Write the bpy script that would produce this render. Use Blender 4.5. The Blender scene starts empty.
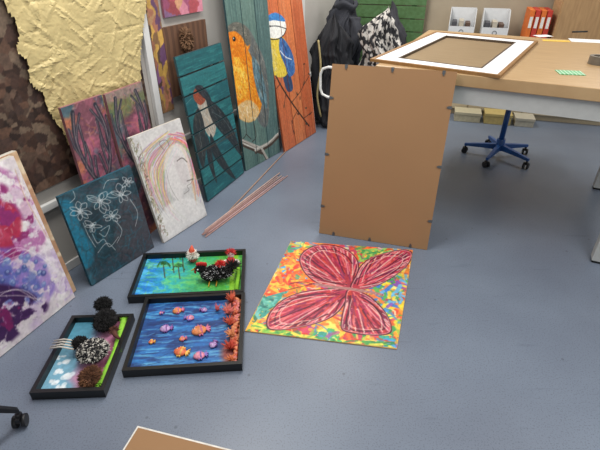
import bpy, bmesh, math, random
import numpy as np
from mathutils import Vector, Matrix, noise as mnoise
random.seed(4); RNG=np.random.RandomState(7)
sc=bpy.context.scene
COL=sc.collection
sc.view_settings.view_transform='Standard'
PITCH=math.radians(32); F=450.0; CH=1.6
cp,sp=math.cos(PITCH),math.sin(PITCH)
CAM=np.array([0,0,CH])
# ---------------------------------------------------------------- calibration helpers
def ray(u,v):
    y=(v-225)/F
    return np.array([(u-300)/F, cp-y*sp, -sp-y*cp])
def G(u,v,z=0.0):
    d=ray(u,v); t=(z-CH)/d[2]; return CAM+t*d
def proj(p):
    fw=p[1]*cp+(CH-p[2])*sp; dn=(CH-p[2])*cp-p[1]*sp
    return np.array([300+F*p[0]/fw, 225+F*dn/fw])
def nrm(a): a=np.array(a,float); return a/np.linalg.norm(a)
class Fr:
    def __init__(s,O,ex,ey,W,H):
        s.O=np.array(O,float); s.ex=nrm(ex); s.ey=nrm(ey); s.ez=np.cross(s.ex,s.ey); s.W=W; s.H=H
    def px(s,u,v,h=0.0):
        d=ray(u,v); O=s.O+s.ez*h
        t=np.dot(O-CAM,s.ez)/np.dot(d,s.ez); P=CAM+t*d-s.O
        return (float(np.dot(P,s.ex)),float(np.dot(P,s.ey)))
    def pl(s,pts,h=0.0): return [s.px(u,v,h) for u,v in pts]
    def mat(s):
        m=Matrix.Identity(4)
        for i in range(3):
            m[i][0]=s.ex[i]; m[i][1]=s.ey[i]; m[i][2]=s.ez[i]; m[i][3]=s.O[i]
        return m
WA=math.radians(27); WN=np.array([math.cos(WA),-math.sin(WA),0]); WD=np.array([math.sin(WA),math.cos(WA),0])
WOFF=-2.13
def fit_lean(BL,BR,TL,TR,H=None,W=None,thick=0.02,wall=True,wl=0.03,tmax=35):
    best=None
    Hs=[H] if H else np.arange(0.25,1.6,0.01)
    for th in np.radians(np.arange(2,tmax,0.5)):
        z0=thick*math.sin(th)+0.001
        bl=G(*BL,z0); br=G(*BR,z0)
        if W: bl=br-nrm(br-bl)*W
        ex=nrm(br-bl); w=np.linalg.norm(br-bl); nb=np.array([-ex[1],ex[0],0])
        ey=math.sin(th)*nb+math.cos(th)*np.array([0,0,1])
        for h in Hs:
            e=0
            for base,T in ((bl,TL),(br,TR)):
                if T is None: continue
                a=proj(base); b=proj(base+ey*h); T=np.array(T,float)
                if H:
                    dd=nrm(b-a); e+=abs(dd[0]*(T-a)[1]-dd[1]*(T-a)[0])**2
                else: e+=np.sum((b-T)**2)
            if wall:
                for base in (bl,br):
                    q=base+ey*h
                    g=np.dot(WN,q)-thick-(WOFF+wl)
                    if g<0: e+=(g*3000)**2
            if best is None or e<best[0]: best=(e,th,h,bl,ex,ey,w)
    e,th,h,bl,ex,ey,w=best
    return Fr(bl,ex,ey,w,h)
def rect_from(TL,TR,BR,BL,zt,zb=0.0):
    a,b=G(*TL,zt),G(*TR,zt); c,d=G(*BR,zb),G(*BL,zb)
    for p in (a,b,c,d): p[2]=0
    ex=nrm((b-a)+(c-d))
    ey=np.array([-ex[1],ex[0],0]); 
    ctr=(a+b+c+d)/4; W=(np.linalg.norm(b-a)+np.linalg.norm(c-d))/2; H=(np.dot(a-d,ey)+np.dot(b-c,ey))/2
    return Fr(ctr-ex*W/2-ey*H/2,ex,ey,W,H)
# ---------------------------------------------------------------- colour/material helpers
def lin(c):
    if isinstance(c,str): c=[int(c[i:i+2],16)/255 for i in (0,2,4)]
    return [((x+0.055)/1.055)**2.4 if x>0.04045 else x/12.92 for x in c]
_m={}
def mat(name,c,rough=0.6,metal=0.0,var=0.12,scale=30,bump=0.0,c2=None,kind='noise',stretch=(1,1,1),spec=None,band=(.35,.65)):
    if name in _m: return _m[name]
    m=bpy.data.materials.new(name); m.use_nodes=True; nt=m.node_tree; b=nt.nodes['Principled BSDF']
    b.inputs['Roughness'].default_value=rough; b.inputs['Metallic'].default_value=metal
    if spec is not None: b.inputs['Specular IOR Level'].default_value=spec
    tc=nt.nodes.new('ShaderNodeTexCoord'); mp=nt.nodes.new('ShaderNodeMapping'); mp.inputs['Scale'].default_value=stretch
    nt.links.new(tc.outputs['Object'],mp.inputs['Vector'])
    if kind=='noise':
        n=nt.nodes.new('ShaderNodeTexNoise'); n.inputs['Scale'].default_value=scale; n.inputs['Detail'].default_value=6; fo=n.outputs['Fac']
    elif kind=='voronoi':
        n=nt.nodes.new('ShaderNodeTexVoronoi'); n.inputs['Scale'].default_value=scale; fo=n.outputs['Distance']
    else:
        n=nt.nodes.new('ShaderNodeTexWave'); n.inputs['Scale'].default_value=scale; n.inputs['Distortion'].default_value=2; fo=n.outputs['Fac']
    nt.links.new(mp.outputs['Vector'],n.inputs['Vector'])
    r=nt.nodes.new('ShaderNodeValToRGB'); l=lin(c)
    if c2 is None:
        a=[x*(1-var) for x in l]; d=[min(1,x*(1+var)) for x in l]
    else: a=l; d=lin(c2)
    r.color_ramp.elements[0].color=(*a,1); r.color_ramp.elements[1].color=(*d,1)
    r.color_ramp.elements[0].position=band[0]; r.color_ramp.elements[1].position=band[1]
    nt.links.new(fo,r.inputs['Fac']); nt.links.new(r.outputs['Color'],b.inputs['Base Color'])
    if bump:
        bu=nt.nodes.new('ShaderNodeBump'); bu.inputs['Strength'].default_value=bump; bu.inputs['Distance'].default_value=0.01
        nt.links.new(fo,bu.inputs['Height']); nt.links.new(bu.outputs['Normal'],b.inputs['Normal'])
    _m[name]=m; return m
def vmat(rough=0.5,bump=0.15):
    k='paint%g_%g'%(rough,bump)
    if k in _m: return _m[k]
    m=bpy.data.materials.new(k); m.use_nodes=True; nt=m.node_tree; b=nt.nodes['Principled BSDF']
    b.inputs['Roughness'].default_value=rough
    a=nt.nodes.new('ShaderNodeVertexColor'); a.layer_name='Col'
    n=nt.nodes.new('ShaderNodeTexNoise'); n.inputs['Scale'].default_value=120
    tc=nt.nodes.new('ShaderNodeTexCoord'); nt.links.new(tc.outputs['Object'],n.inputs['Vector'])
    bu=nt.nodes.new('ShaderNodeBump'); bu.inputs['Strength'].default_value=bump; bu.inputs['Distance'].default_value=0.004
    nt.links.new(n.outputs['Fac'],bu.inputs['Height']); nt.links.new(bu.outputs['Normal'],b.inputs['Normal'])
    nt.links.new(a.outputs['Color'],b.inputs['Base Color']); _m[k]=m; return m
def glass_sheet_mat():
    m=bpy.data.materials.new('clear_glass'); m.use_nodes=True; nt=m.node_tree; nt.nodes.clear()
    o=nt.nodes.new('ShaderNodeOutputMaterial'); mx=nt.nodes.new('ShaderNodeMixShader'); t=nt.nodes.new('ShaderNodeBsdfTransparent'); g=nt.nodes.new('ShaderNodeBsdfGlossy'); lw=nt.nodes.new('ShaderNodeLayerWeight')
    mr=nt.nodes.new('ShaderNodeMapRange'); lw.inputs[0].default_value=.35; mr.inputs['To Min'].default_value=.06; mr.inputs['To Max'].default_value=.6
    t.inputs[0].default_value=(.97,.98,.98,1); g.inputs['Roughness'].default_value=.04
    nt.links.new(lw.outputs['Facing'],mr.inputs['Value']); nt.links.new(mr.outputs['Result'],mx.inputs[0]); nt.links.new(t.outputs[0],mx.inputs[1]); nt.links.new(g.outputs[0],mx.inputs[2]); nt.links.new(mx.outputs[0],o.inputs[0]); return m
# ---------------------------------------------------------------- object helpers
def tag(o,label=None,cat=None,kind=None,group=None):
    if label:o['label']=label
    if cat:o['category']=cat
    if kind:o['kind']=kind
    if group:o['group']=group
    return o
def empty(name,M,label,cat,group=None):
    o=bpy.data.objects.new(name,None); o.empty_display_size=0.05; COL.objects.link(o); o.matrix_world=M
    return tag(o,label,cat,group=group)
def fin(bm,name,mt,parent=None,smooth=False,M=None,bevel=0):
    bmesh.ops.recalc_face_normals(bm,faces=bm.faces[:])
    me=bpy.data.meshes.new(name); bm.to_mesh(me); bm.free()
    if not isinstance(mt,(list,tuple)): mt=[mt]
    for x in mt: me.materials.append(x)
    o=bpy.data.objects.new(name,me); COL.objects.link(o)
    if smooth:
        for p in me.polygons: p.use_smooth=True
    if bevel:
        b=o.modifiers.new('b','BEVEL'); b.width=bevel; b.segments=2; b.limit_method='ANGLE'
    if parent: o.parent=parent
    if M is not None: o.matrix_basis=M
    return o
def box(bm,x0,x1,y0,y1,z0,z1,mi=0,M=None):
    vs=[bm.verts.new((x,y,z)) for x in (x0,x1) for y in (y0,y1) for z in (z0,z1)]
    if M is not None:
        for v in vs: v.co=M@v.co
    for f in ((0,1,3,2),(4,6,7,5),(0,4,5,1),(2,3,7,6),(0,2,6,4),(1,5,7,3)):
        fc=bm.faces.new([vs[i] for i in f]); fc.material_index=mi
def prism(bm,pts,z0,z1,mi=0):
    a=[bm.verts.new((x,y,z0)) for x,y in pts]; b=[bm.verts.new((x,y,z1)) for x,y in pts]; n=len(pts)
    bm.faces.new(a[::-1]); bm.faces.new(b)
    for i in range(n): bm.faces.new((a[i],a[(i+1)%n],b[(i+1)%n],b[i]))
def tube(bm,pts,r,n=10,mi=0,cap=True):
    pts=[Vector(p) for p in pts]; rings=[]
    rs=r if isinstance(r,(list,tuple)) else [r]*len(pts)
    up=None
    for i,p in enumerate(pts):
        t=(pts[min(i+1,len(pts)-1)]-pts[max(i-1,0)]).normalized()
        if up is None: up=Vector((0,0,1)) if abs(t.z)<0.9 else Vector((1,0,0))
        a=t.cross(up).normalized(); b=a.cross(t).normalized(); up=b
        rings.append([bm.verts.new(p+(a*math.cos(2*math.pi*k/n)+b*math.sin(2*math.pi*k/n))*rs[i]) for k in range(n)])
    for i in range(len(rings)-1):
        for k in range(n):
            f=bm.faces.new((rings[i][k],rings[i][(k+1)%n],rings[i+1][(k+1)%n],rings[i+1][k])); f.material_index=mi; f.smooth=True
    if cap:
        for rg in (rings[0][::-1],rings[-1]):
            f=bm.faces.new(rg); f.material_index=mi
def ell(bm,c,r,seg=14,mi=0,jit=0,M=None):
    res=bmesh.ops.create_uvsphere(bm,u_segments=seg,v_segments=max(6,seg//2+2),radius=1)
    for v in res['verts']:
        j=1+random.uniform(-jit,jit)
        co=Vector((v.co.x*r[0]*j,v.co.y*r[1]*j,v.co.z*r[2]*j))
        if M is not None: co=M@co
        v.co=co+Vector(c)
    for v in res['verts']:
        for f in v.link_faces: f.material_index=mi; f.smooth=True
def tuft(bm,c,r,n,ln,w=0.0035,up=True,mi=0):
    c=Vector(c)
    for i in range(n):
        d=Vector((random.gauss(0,1),random.gauss(0,1),random.gauss(0,1)))
        if up: d.z=abs(d.z)
        d.normalize(); b=c+Vector((d.x*r[0],d.y*r[1],d.z*r[2]))
        a=d.orthogonal().normalized()*w; b2=d.cross(a).normalized()*w
        tip=b+d*ln*random.uniform(.6,1.2)+Vector((random.uniform(-1,1),random.uniform(-1,1),random.uniform(-.6,.2)))*ln*0.5
        v=[bm.verts.new(b+a),bm.verts.new(b-a*.5+b2),bm.verts.new(b-a*.5-b2),bm.verts.new(tip)]
        for f in ((0,1,3),(1,2,3),(2,0,3)):
            ff=bm.faces.new([v[k] for k in f]); ff.material_index=mi if not isinstance(mi,(list,tuple)) else mi[i%len(mi)]
# ---------------------------------------------------------------- painter
def smoothpts(p,closed=True,n=6):
    p=[np.array(q,float) for q in p]; N=len(p); out=[]
    for i in range(N if closed else N-1):
        p0=p[(i-1)%N] if closed or i>0 else p[i]; p1=p[i]; p2=p[(i+1)%N]; p3=p[(i+2)%N] if closed or i+2<N else p[(i+1)%N]
        for k in range(n):
            t=k/n; out.append(0.5*((2*p1)+(-p0+p2)*t+(2*p0-5*p1+4*p2-p3)*t*t+(-p0+3*p1-3*p2+p3)*t**3))
    if not closed: out.append(p[-1])
    return out
class Cv:
    def __init__(s,W,H,res=0.004,base='FFFFFF'):
        s.W,s.H,s.res=W,H,res; s.nx=max(2,int(W/res)+1); s.ny=max(2,int(H/res)+1)
        s.X,s.Y=np.meshgrid(np.linspace(0,W,s.nx),np.linspace(0,H,s.ny)); s.C=np.zeros((s.ny,s.nx,3)); s.C[:]=s.c(base)
        s.dx=W/(s.nx-1); s.dy=H/(s.ny-1)
    def c(s,c):
        if isinstance(c,str): return np.array([int(c[i:i+2],16)/255 for i in (0,2,4)])
        return np.array(c)
    def put(s,m,c,a=1.0):
        m=(np.clip(m,0,1)*a)[...,None]; s.C=s.C*(1-m)+(c if isinstance(c,np.ndarray) and c.ndim==3 else s.c(c))*m
    def noise(s,sx,sy=None,seed=0,oct=3):
        sy=sy or sx; out=0; tot=0
        for o in range(oct):
            r=np.random.RandomState(seed*13+o); fx,fy=2**o/sx,2**o/sy
            g=r.rand(int(s.H*fy)+3,int(s.W*fx)+3); x=s.X*fx; y=s.Y*fy
            i=x.astype(int); j=y.astype(int); u=x-i; v=y-j; u=u*u*(3-2*u); v=v*v*(3-2*v)
            out=out+(g[j,i]*(1-u)*(1-v)+g[j,i+1]*u*(1-v)+g[j+1,i]*(1-u)*v+g[j+1,i+1]*u*v)/2**o; tot+=1/2**o
        return out/tot
    def inpoly(s,pts):
        m=np.zeros(s.X.shape,bool); n=len(pts)
        for i in range(n):
            x0,y0=pts[i]; x1,y1=pts[(i+1)%n]
            if y0==y1: continue
            c=((s.Y<y0)!=(s.Y<y1))&(s.X<(x1-x0)*(s.Y-y0)/(y1-y0)+x0); m^=c
        return m.astype(float)
    def soft(s,m,k=1):
        for _ in range(k):
            p=np.pad(m,1,mode='edge'); m=(p[:-2,1:-1]+p[2:,1:-1]+p[1:-1,:-2]+p[1:-1,2:]+2*p[1:-1,1:-1])/6
        return m
    def poly(s,pts,c,a=1.0,sm=True,soft=0):
        m=s.inpoly(smoothpts(pts) if sm else pts)
        if soft: m=s.soft(m,soft)
        s.put(m,c,a); return m
    def stroke(s,pts,w,c,a=1.0,sm=True,closed=False,mask=None):
        pts=[tuple(q) for q in pts]
        if sm and len(pts)>2: pts=[tuple(q) for q in smoothpts(pts,closed,5)]
        if closed: pts=pts+[pts[0]]
        pad=w+2*s.res; xs=[q[0] for q in pts]; ys=[q[1] for q in pts]
        i0=max(0,int((min(xs)-pad)/s.dx)); i1=min(s.nx,int((max(xs)+pad)/s.dx)+2); j0=max(0,int((min(ys)-pad)/s.dy)); j1=min(s.ny,int((max(ys)+pad)/s.dy)+2)
        if i0>=i1 or j0>=j1: return
        X=s.X[j0:j1,i0:i1]; Y=s.Y[j0:j1,i0:i1]; d=np.full(X.shape,9.0)
        for (x0,y0),(x1,y1) in zip(pts[:-1],pts[1:]):
            dx,dy=x1-x0,y1-y0; L=dx*dx+dy*dy+1e-12; t=np.clip(((X-x0)*dx+(Y-y0)*dy)/L,0,1)
            d=np.minimum(d,np.hypot(X-x0-t*dx,Y-y0-t*dy))
        m=np.clip((w/2-d)/s.res+0.5,0,1)*a
        if mask is not None: m=m*mask[j0:j1,i0:i1]
        m=m[...,None]; s.C[j0:j1,i0:i1]=s.C[j0:j1,i0:i1]*(1-m)+s.c(c)*m
    def dot(s,x,y,r,c,a=1.0,ry=None,ang=0):
        ry=ry or r; ca,sa=math.cos(ang),math.sin(ang); dx=s.X-x; dy=s.Y-y
        q=np.hypot((dx*ca+dy*sa)/r,(-dx*sa+dy*ca)/ry); s.put((1-q)*min(r,ry)/s.res+0.5,c,a)
    def vor(s,n,cols,seed=1,warp=0.03,a=1.0,mask=1.0,ax=1,ay=1):
        r=np.random.RandomState(seed); px=r.rand(n)*s.W; py=r.rand(n)*s.H; ci=r.randint(0,len(cols),n); br=r.uniform(.85,1.15,n)
        x=s.X+(s.noise(.05,seed=seed+3)-.5)*warp*2; y=s.Y+(s.noise(.05,seed=seed+9)-.5)*warp*2
        best=np.full(s.X.shape,1e9); idx=np.zeros(s.X.shape,int)
        for k in range(n):
            d=((x-px[k])*ax)**2+((y-py[k])*ay)**2; q=d<best; best[q]=d[q]; idx[q]=k
        P=np.array([s.c(c) for c in cols]); out=np.clip(P[ci]*br[:,None],0,1)[idx]
        s.put(np.ones(s.X.shape)*mask,out,a)
    def dabs(s,n,cols,ln,w,seed=1,region=None,a=0.8,ang=None,mask=None,jit=.4):
        r=np.random.RandomState(seed)
        if mask is not None:
            jj,ii=np.nonzero(mask>.5)
            if len(jj)==0: return
        for k in range(n):
            if mask is not None:
                q=r.randint(len(jj)); x=s.X[jj[q],ii[q]]; y=s.Y[jj[q],ii[q]]
            elif region: x=r.uniform(region[0],region[1]); y=r.uniform(region[2],region[3])
            else: x=r.uniform(0,s.W); y=r.uniform(0,s.H)
            if ang is None: t=r.uniform(0,6.28)
            elif callable(ang): t=ang(x,y)+r.uniform(-jit,jit)
            else: t=ang+r.uniform(-jit,jit)
            l=ln*r.uniform(.5,1.3); b=t+r.uniform(-.9,.9)*(jit/.4)
            p=[(x,y),(x+l/2*math.cos(t),y+l/2*math.sin(t)),(x+l/2*math.cos(t)+l/2*math.cos(b),y+l/2*math.sin(t)+l/2*math.sin(b))]
            s.stroke(p,w*r.uniform(.6,1.3),cols[r.randint(len(cols))],a,mask=mask,sm=False)
    def grain(s,amt=0.08,sc=0.012,seed=5):
        s.C=np.clip(s.C*(1+(s.noise(sc,seed=seed,oct=2)-.5)[...,None]*2*amt),0,1)
def paint_obj(cv,name,parent,z=0.001,rough=0.5,bump=0.15,keep=None,label=None):
    me=bpy.data.meshes.new(name); nx,ny=cv.nx,cv.ny
    co=np.stack([cv.X,cv.Y,np.full(cv.X.shape,z)],-1).reshape(-1,3)
    i=np.arange(nx-1)[None,:]+np.arange(ny-1)[:,None]*nx
    f=np.stack([i,i+1,i+1+nx,i+nx],-1)
    if keep is not None:
        k=keep(cv.X,cv.Y); k=k[:-1,:-1]&k[1:,1:]&k[:-1,1:]&k[1:,:-1]; f=f[k]
    else: f=f.reshape(-1,4)
    me.from_pydata(co.tolist(),[],f.tolist())
    at=me.color_attributes.new('Col','FLOAT_COLOR','POINT')
    C=np.clip(cv.C,0,1); L=np.where(C>0.04045,((C+0.055)/1.055)**2.4,C/12.92)
    at.data.foreach_set('color',np.concatenate([L,np.ones((ny,nx,1))],-1).reshape(-1).astype(np.float32))
    me.materials.append(vmat(rough,bump))
    o=bpy.data.objects.new(name,me); COL.objects.link(o); o.parent=parent
    if label:o['label']=label
    return o
def canvas(fr,name,label,cat,thick,side,draw,res=0.004,rough=0.5,keep=None,body=None,base='FFFFFF',partname='canvas_body',group=None):
    e=empty(name,fr.mat(),label,cat,group=group)
    bm=bmesh.new()
    if body: body(bm,fr)
    else: box(bm,0,fr.W,0,fr.H,-thick,0)
    fin(bm,partname,side,e)
    cv=Cv(fr.W,fr.H,res,base); draw(cv,fr)
    if keep=='quad': keep=cv.keepf
    paint_obj(cv,'painted_face',e,rough=rough,keep=keep)
    return e
T=Matrix.Translation
def RZ(a): return Matrix.Rotation(a,4,'Z')
# ================================================================ ROOM
ARM=math.radians(-26)
def floor_mat():
    m=bpy.data.materials.new('linoleum_floor'); m.use_nodes=True; nt=m.node_tree; b=nt.nodes['Principled BSDF']
    tc=nt.nodes.new('ShaderNodeTexCoord')
    n1=nt.nodes.new('ShaderNodeTexNoise'); n1.inputs['Scale'].default_value=1.6; n1.inputs['Detail'].default_value=5
    n2=nt.nodes.new('ShaderNodeTexNoise'); n2.inputs['Scale'].default_value=160; n2.inputs['Detail'].default_value=3
    for n in (n1,n2): nt.links.new(tc.outputs['Object'],n.inputs['Vector'])
    r1=nt.nodes.new('ShaderNodeValToRGB'); r1.color_ramp.elements[0].color=(*lin('677080'),1); r1.color_ramp.elements[1].color=(*lin('758090'),1)
    r1.color_ramp.elements[0].position=.3; r1.color_ramp.elements[1].position=.7
    r2=nt.nodes.new('ShaderNodeValToRGB'); r2.color_ramp.elements[0].color=(.74,.74,.75,1); r2.color_ramp.elements[1].color=(1.0,1.0,1.0,1)
    r2.color_ramp.elements[0].position=.36; r2.color_ramp.elements[1].position=.46
    mx=nt.nodes.new('ShaderNodeMixRGB'); mx.blend_type='MULTIPLY'; mx.inputs[0].default_value=1
    nt.links.new(n1.outputs['Fac'],r1.inputs['Fac']); nt.links.new(n2.outputs['Fac'],r2.inputs['Fac'])
    nt.links.new(r1.outputs['Color'],mx.inputs[1]); nt.links.new(r2.outputs['Color'],mx.inputs[2])
    n3=nt.nodes.new('ShaderNodeTexVoronoi'); n3.inputs['Scale'].default_value=7; nt.links.new(tc.outputs['Object'],n3.inputs['Vector'])
    r3=nt.nodes.new('ShaderNodeValToRGB'); r3.color_ramp.elements[0].color=(.4,.4,.42,1); r3.color_ramp.elements[1].color=(1,1,1,1)
    r3.color_ramp.elements[0].position=.03; r3.color_ramp.elements[1].position=.06
    nt.links.new(n3.outputs['Distance'],r3.inputs['Fac'])
    mx2=nt.nodes.new('ShaderNodeMixRGB'); mx2.blend_type='MULTIPLY'; mx2.inputs[0].default_value=.6
    nt.links.new(mx.outputs['Color'],mx2.inputs[1]); nt.links.new(r3.outputs['Color'],mx2.inputs[2])
    mp=nt.nodes.new('ShaderNodeMapping'); mp.inputs['Scale'].default_value=(1,7,1); mp.inputs['Rotation'].default_value=(0,0,.6); nt.links.new(tc.outputs['Object'],mp.inputs['Vector'])
    n4=nt.nodes.new('ShaderNodeTexNoise'); n4.inputs['Scale'].default_value=3.5; n4.inputs['Detail'].default_value=2; nt.links.new(mp.outputs['Vector'],n4.inputs['Vector'])
    r4=nt.nodes.new('ShaderNodeValToRGB'); r4.color_ramp.elements[0].color=(1,1,1,1); r4.color_ramp.elements[1].color=(.82,.83,.85,1); r4.color_ramp.elements[0].position=.66; r4.color_ramp.elements[1].position=.72
    nt.links.new(n4.outputs['Fac'],r4.inputs['Fac'])
    mx3=nt.nodes.new('ShaderNodeMixRGB'); mx3.blend_type='MULTIPLY'; mx3.inputs[0].default_value=.7
    nt.links.new(mx2.outputs['Color'],mx3.inputs[1]); nt.links.new(r4.outputs['Color'],mx3.inputs[2])
    nt.links.new(mx3.outputs['Color'],b.inputs['Base Color'])
    rr=nt.nodes.new('ShaderNodeMapRange'); rr.inputs['To Min'].default_value=.30; rr.inputs['To Max'].default_value=.44
    nt.links.new(n1.outputs['Fac'],rr.inputs['Value']); nt.links.new(rr.outputs['Result'],b.inputs['Roughness'])
    return m
bm=bmesh.new(); box(bm,-4,5,-1.5,7,-.05,0); tag(fin(bm,'floor',floor_mat()),kind='structure')
WF=Fr(WN*WOFF,WD,[0,0,1],6,2.7)
wallm=mat('wall_paint','B4B0AA',.8,var=.04,scale=4)
white=mat('white_lacquer','D8D8D6',.4,var=.03,scale=6)
bm=bmesh.new(); box(bm,-1.6,5.5,0,2.6,-.12,0); o=fin(bm,'wall_left',wallm,M=WF.mat()); tag(o,kind='structure')
BWa=math.radians(-16)
BF=Fr([.495,5.68,0],[math.cos(BWa),math.sin(BWa),0],[0,0,1],4,2.6)
bm=bmesh.new(); box(bm,-.35,4.2,0,2.6,-.12,0); o=fin(bm,'wall_back',mat('back_wall','A79A86',.8,var=.05,scale=4),M=BF.mat()); tag(o,kind='structure')
def trim(name,x0,x1,y0,y1,z0,z1,m=white):
    bm=bmesh.new(); box(bm,x0,x1,y0,y1,z0,z1); tag(fin(bm,name,m,M=WF.mat(),bevel=.003),kind='structure')
a=WF.px(148,60); tr0=a[0]
trim('trim_1',tr0-.03,tr0+.02,.5,2.6,.0005,.03)
bb=WF.px(299,40); trim('trim_2',bb[0]-.07,bb[0]+.07,.06,2.6,.0005,.03)
lz=WF.px(55,196)[1]
trim('trim_3',-1.6,5.2,lz-.05,lz-.01,.0005,.025)
trim('baseboard_left',-1.6,5.2,0.001,.055,.0005,.012)
p=WF.pl([(35,193),(84,167)]); zb=sum(q[1] for q in p)/2
x0=WF.px(0,190)[0]-.9; x1=WF.px(137,60)[0]
bf=Fr(WF.O+WF.ex*x0+WF.ey*zb+WF.ez*.027,WF.ex,WF.ey,x1-x0,1.15)
def dbark(cv,fr):
    cv.vor(1700,['3A2820','46322A','523C30','2E201A','5E4A3E','665648','40302A'],seed=3,warp=.012)
    cv.grain(.2,.01)
canvas(bf,'bark_mosaic_panel','dark brown bark mosaic wall hanging behind gold crumpled paper','wall art',.025,mat('bark_edge','3A2A22'),dbark,res=.006)
gp=[(2,-30),(4,8),(12,22),(16,34),(13,50),(24,62),(28,84),(40,94),(46,112),(60,132),(70,150),(88,160),(120,160),(139,120),(139,60),(137,-30)]
gf=Fr(WF.O+WF.ez*.03,WF.ex,WF.ey,1,1)
gpts=smoothpts(gf.pl(gp),True,8); xs=[q[0] for q in gpts]; ys=[q[1] for q in gpts]
cvg=Cv(max(xs)-min(xs),max(ys)-min(ys),.010); inside=cvg.inpoly([(x-min(xs),y-min(ys)) for x,y in gpts])
rr=np.random.RandomState(12); hc=np.zeros(cvg.X.shape)
for k in range(260):
    cx,cy=rr.rand()*cvg.W,rr.rand()*cvg.H; th=rr.rand()*6.28; rad=rr.uniform(.05,.16)
    dd=np.abs((cvg.X-cx)*math.cos(th)+(cvg.Y-cy)*math.sin(th)); fall=np.clip(1-np.hypot(cvg.X-cx,cvg.Y-cy)/rad,0,1)
    hc+=np.clip(.012-dd,0,.012)*fall*rr.choice([-.3,.4])
bm=bmesh.new(); vd={}
h1=cvg.noise(.2,seed=2,oct=2)
for j in range(cvg.ny):
    for i in range(cvg.nx):
        vd[i,j]=bm.verts.new((cvg.X[j,i]+min(xs)+random.uniform(-.003,.003),cvg.Y[j,i]+min(ys)+random.uniform(-.003,.003),max(.003,.008+.012*h1[j,i]+hc[j,i]+random.uniform(0,.0010))))
for j in range(cvg.ny-1):
    for i in range(cvg.nx-1):
        if inside[j,i] and inside[j+1,i+1] and inside[j,i+1] and inside[j+1,i]:
            q=[vd[i,j],vd[i+1,j],vd[i+1,j+1],vd[i,j+1]]
            if random.random()<.5: bm.faces.new(q[:3]); bm.faces.new((q[0],q[2],q[3]))
            else: bm.faces.new((q[0],q[1],q[3])); bm.faces.new(q[1:])
for v in [v for v in bm.verts if not v.link_faces]: bm.verts.remove(v)
o=fin(bm,'crumpled_gold_paper',mat('gold_paper','C4B27E',.5,metal=0,var=.08,scale=18,bump=.1),M=gf.mat())
tag(o,'crumpled pale cream-gold paper sheet on the bark mosaic','paper art')
# ================================================================ LEANING PAINTINGS
cedge=mat('canvas_edge','C9C2B6',.8); dedge=mat('teal_edge','2C4A50',.7); 
fA=fit_lean((0,357),(75,297),None,(13,155),W=.60,thick=.03,wl=.05)
def dA(cv,fr):
    cv.C[:]=cv.c('DCD2D6'); n=cv.noise(.12,seed=4,oct=4)
    cv.put((n-.5)*5,'B898CC',.7); n2=cv.noise(.1,seed=8,oct=4); cv.put((n2-.55)*6,'F4F0EE',.9)
    def blob(pts,c,a=.9,sd=1,th=.3):
        q=fr.pl(pts); m=cv.soft(cv.inpoly(smoothpts(q)),30); nn=cv.noise(.05,seed=sd,oct=5); cv.put(np.clip(m*1.8-.2,0,1)*np.clip((nn-th)*12,0,1),c,a)
    blob([(-20,175),(8,172),(26,190),(42,215),(45,240),(30,258),(-10,262)],'A84C94',.7,2,.40)
    blob([(-20,190),(12,188),(30,205),(38,235),(20,255),(-10,258)],'8C2468',.92,5,.44)
    blob([(-20,205),(5,202),(20,218),(16,242),(-10,245)],'B82C48',.85,6,.46)
    blob([(-30,255),(20,250),(45,260),(55,285),(42,302),(10,298),(-20,300)],'8068BC',.75,7,.42)
    blob([(-30,270),(15,266),(42,280),(38,300),(0,302)],'5064B0',.7,17,.48)
    blob([(-30,290),(10,286),(38,298),(48,308),(25,328),(0,347),(-30,345)],'36144A',.95,9,.38)
    blob([(-30,300),(8,298),(24,310),(5,334)],'801C5C',.85,11,.48)
    blob([(35,262),(62,278),(72,292),(50,304)],'B090CC',.7,12,.44)
    blob([(0,170),(20,180),(50,240),(68,285),(60,292),(30,230)],'F0E8EC',.7,22,.46)
    r=np.random.RandomState(2)
    for k in range(22):
        u=r.uniform(2,46); v=r.uniform(256,290); x,y=fr.px(u,v); q=r.uniform(.009,.018); cv.dot(x,y,q,['3C4888','5468A8','6C84BC'][r.randint(3)],.8); cv.dot(x+.003,y+.004,q*.5,'A8B8DC',.6)
    for pts in ([(0,180),(15,183),(30,196),(40,215),(46,240)],[(0,262),(20,250),(36,252),(50,265)],[(18,170),(30,200),(52,240)],[(-5,298),(20,292),(40,302)]):
        for k in range(3): cv.stroke(fr.pl([(u+r.uniform(-4,4),v+r.uniform(-4,4)) for u,v in pts]),.0035,['F4ECE4','C89A6A','F6F0EE'][r.randint(3)],.65)
    cv.dabs(400,['F4F0EE','D8C4D8','9A60A8','E8D8C8','B080B8'],.02,.005,seed=3,a=.35); cv.grain(.08)
canvas(fA,'canvas_painting','abstract canvas in white, magenta and deep violet leaning on wall','painting',.03,cedge,dA)
fA2=Fr(fA.O+fA.ex*(.045)-fA.ez*.036+np.array([0,0,.024]),fA.ex,fA.ey,fA.W,fA.H)
fA2.O[2]=.03*abs(fA.ez[2])+.002
def dA2(cv,fr):
    cv.C[:]=cv.c('C8A684'); cv.put((cv.noise(.1,seed=2)-.5)*8,'AC7C60',.6); cv.put((cv.noise(.06,seed=6)-.6)*8,'E4D4B8',.9); cv.grain(.05)
canvas(fA2,'canvas_painting','orange-beige canvas stacked behind the violet abstract one','painting',.03,cedge,dA2,res=.006)
fB=fit_lean((92,286),(154,247),(55,198),(133,165),thick=.02,wl=.1)
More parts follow.
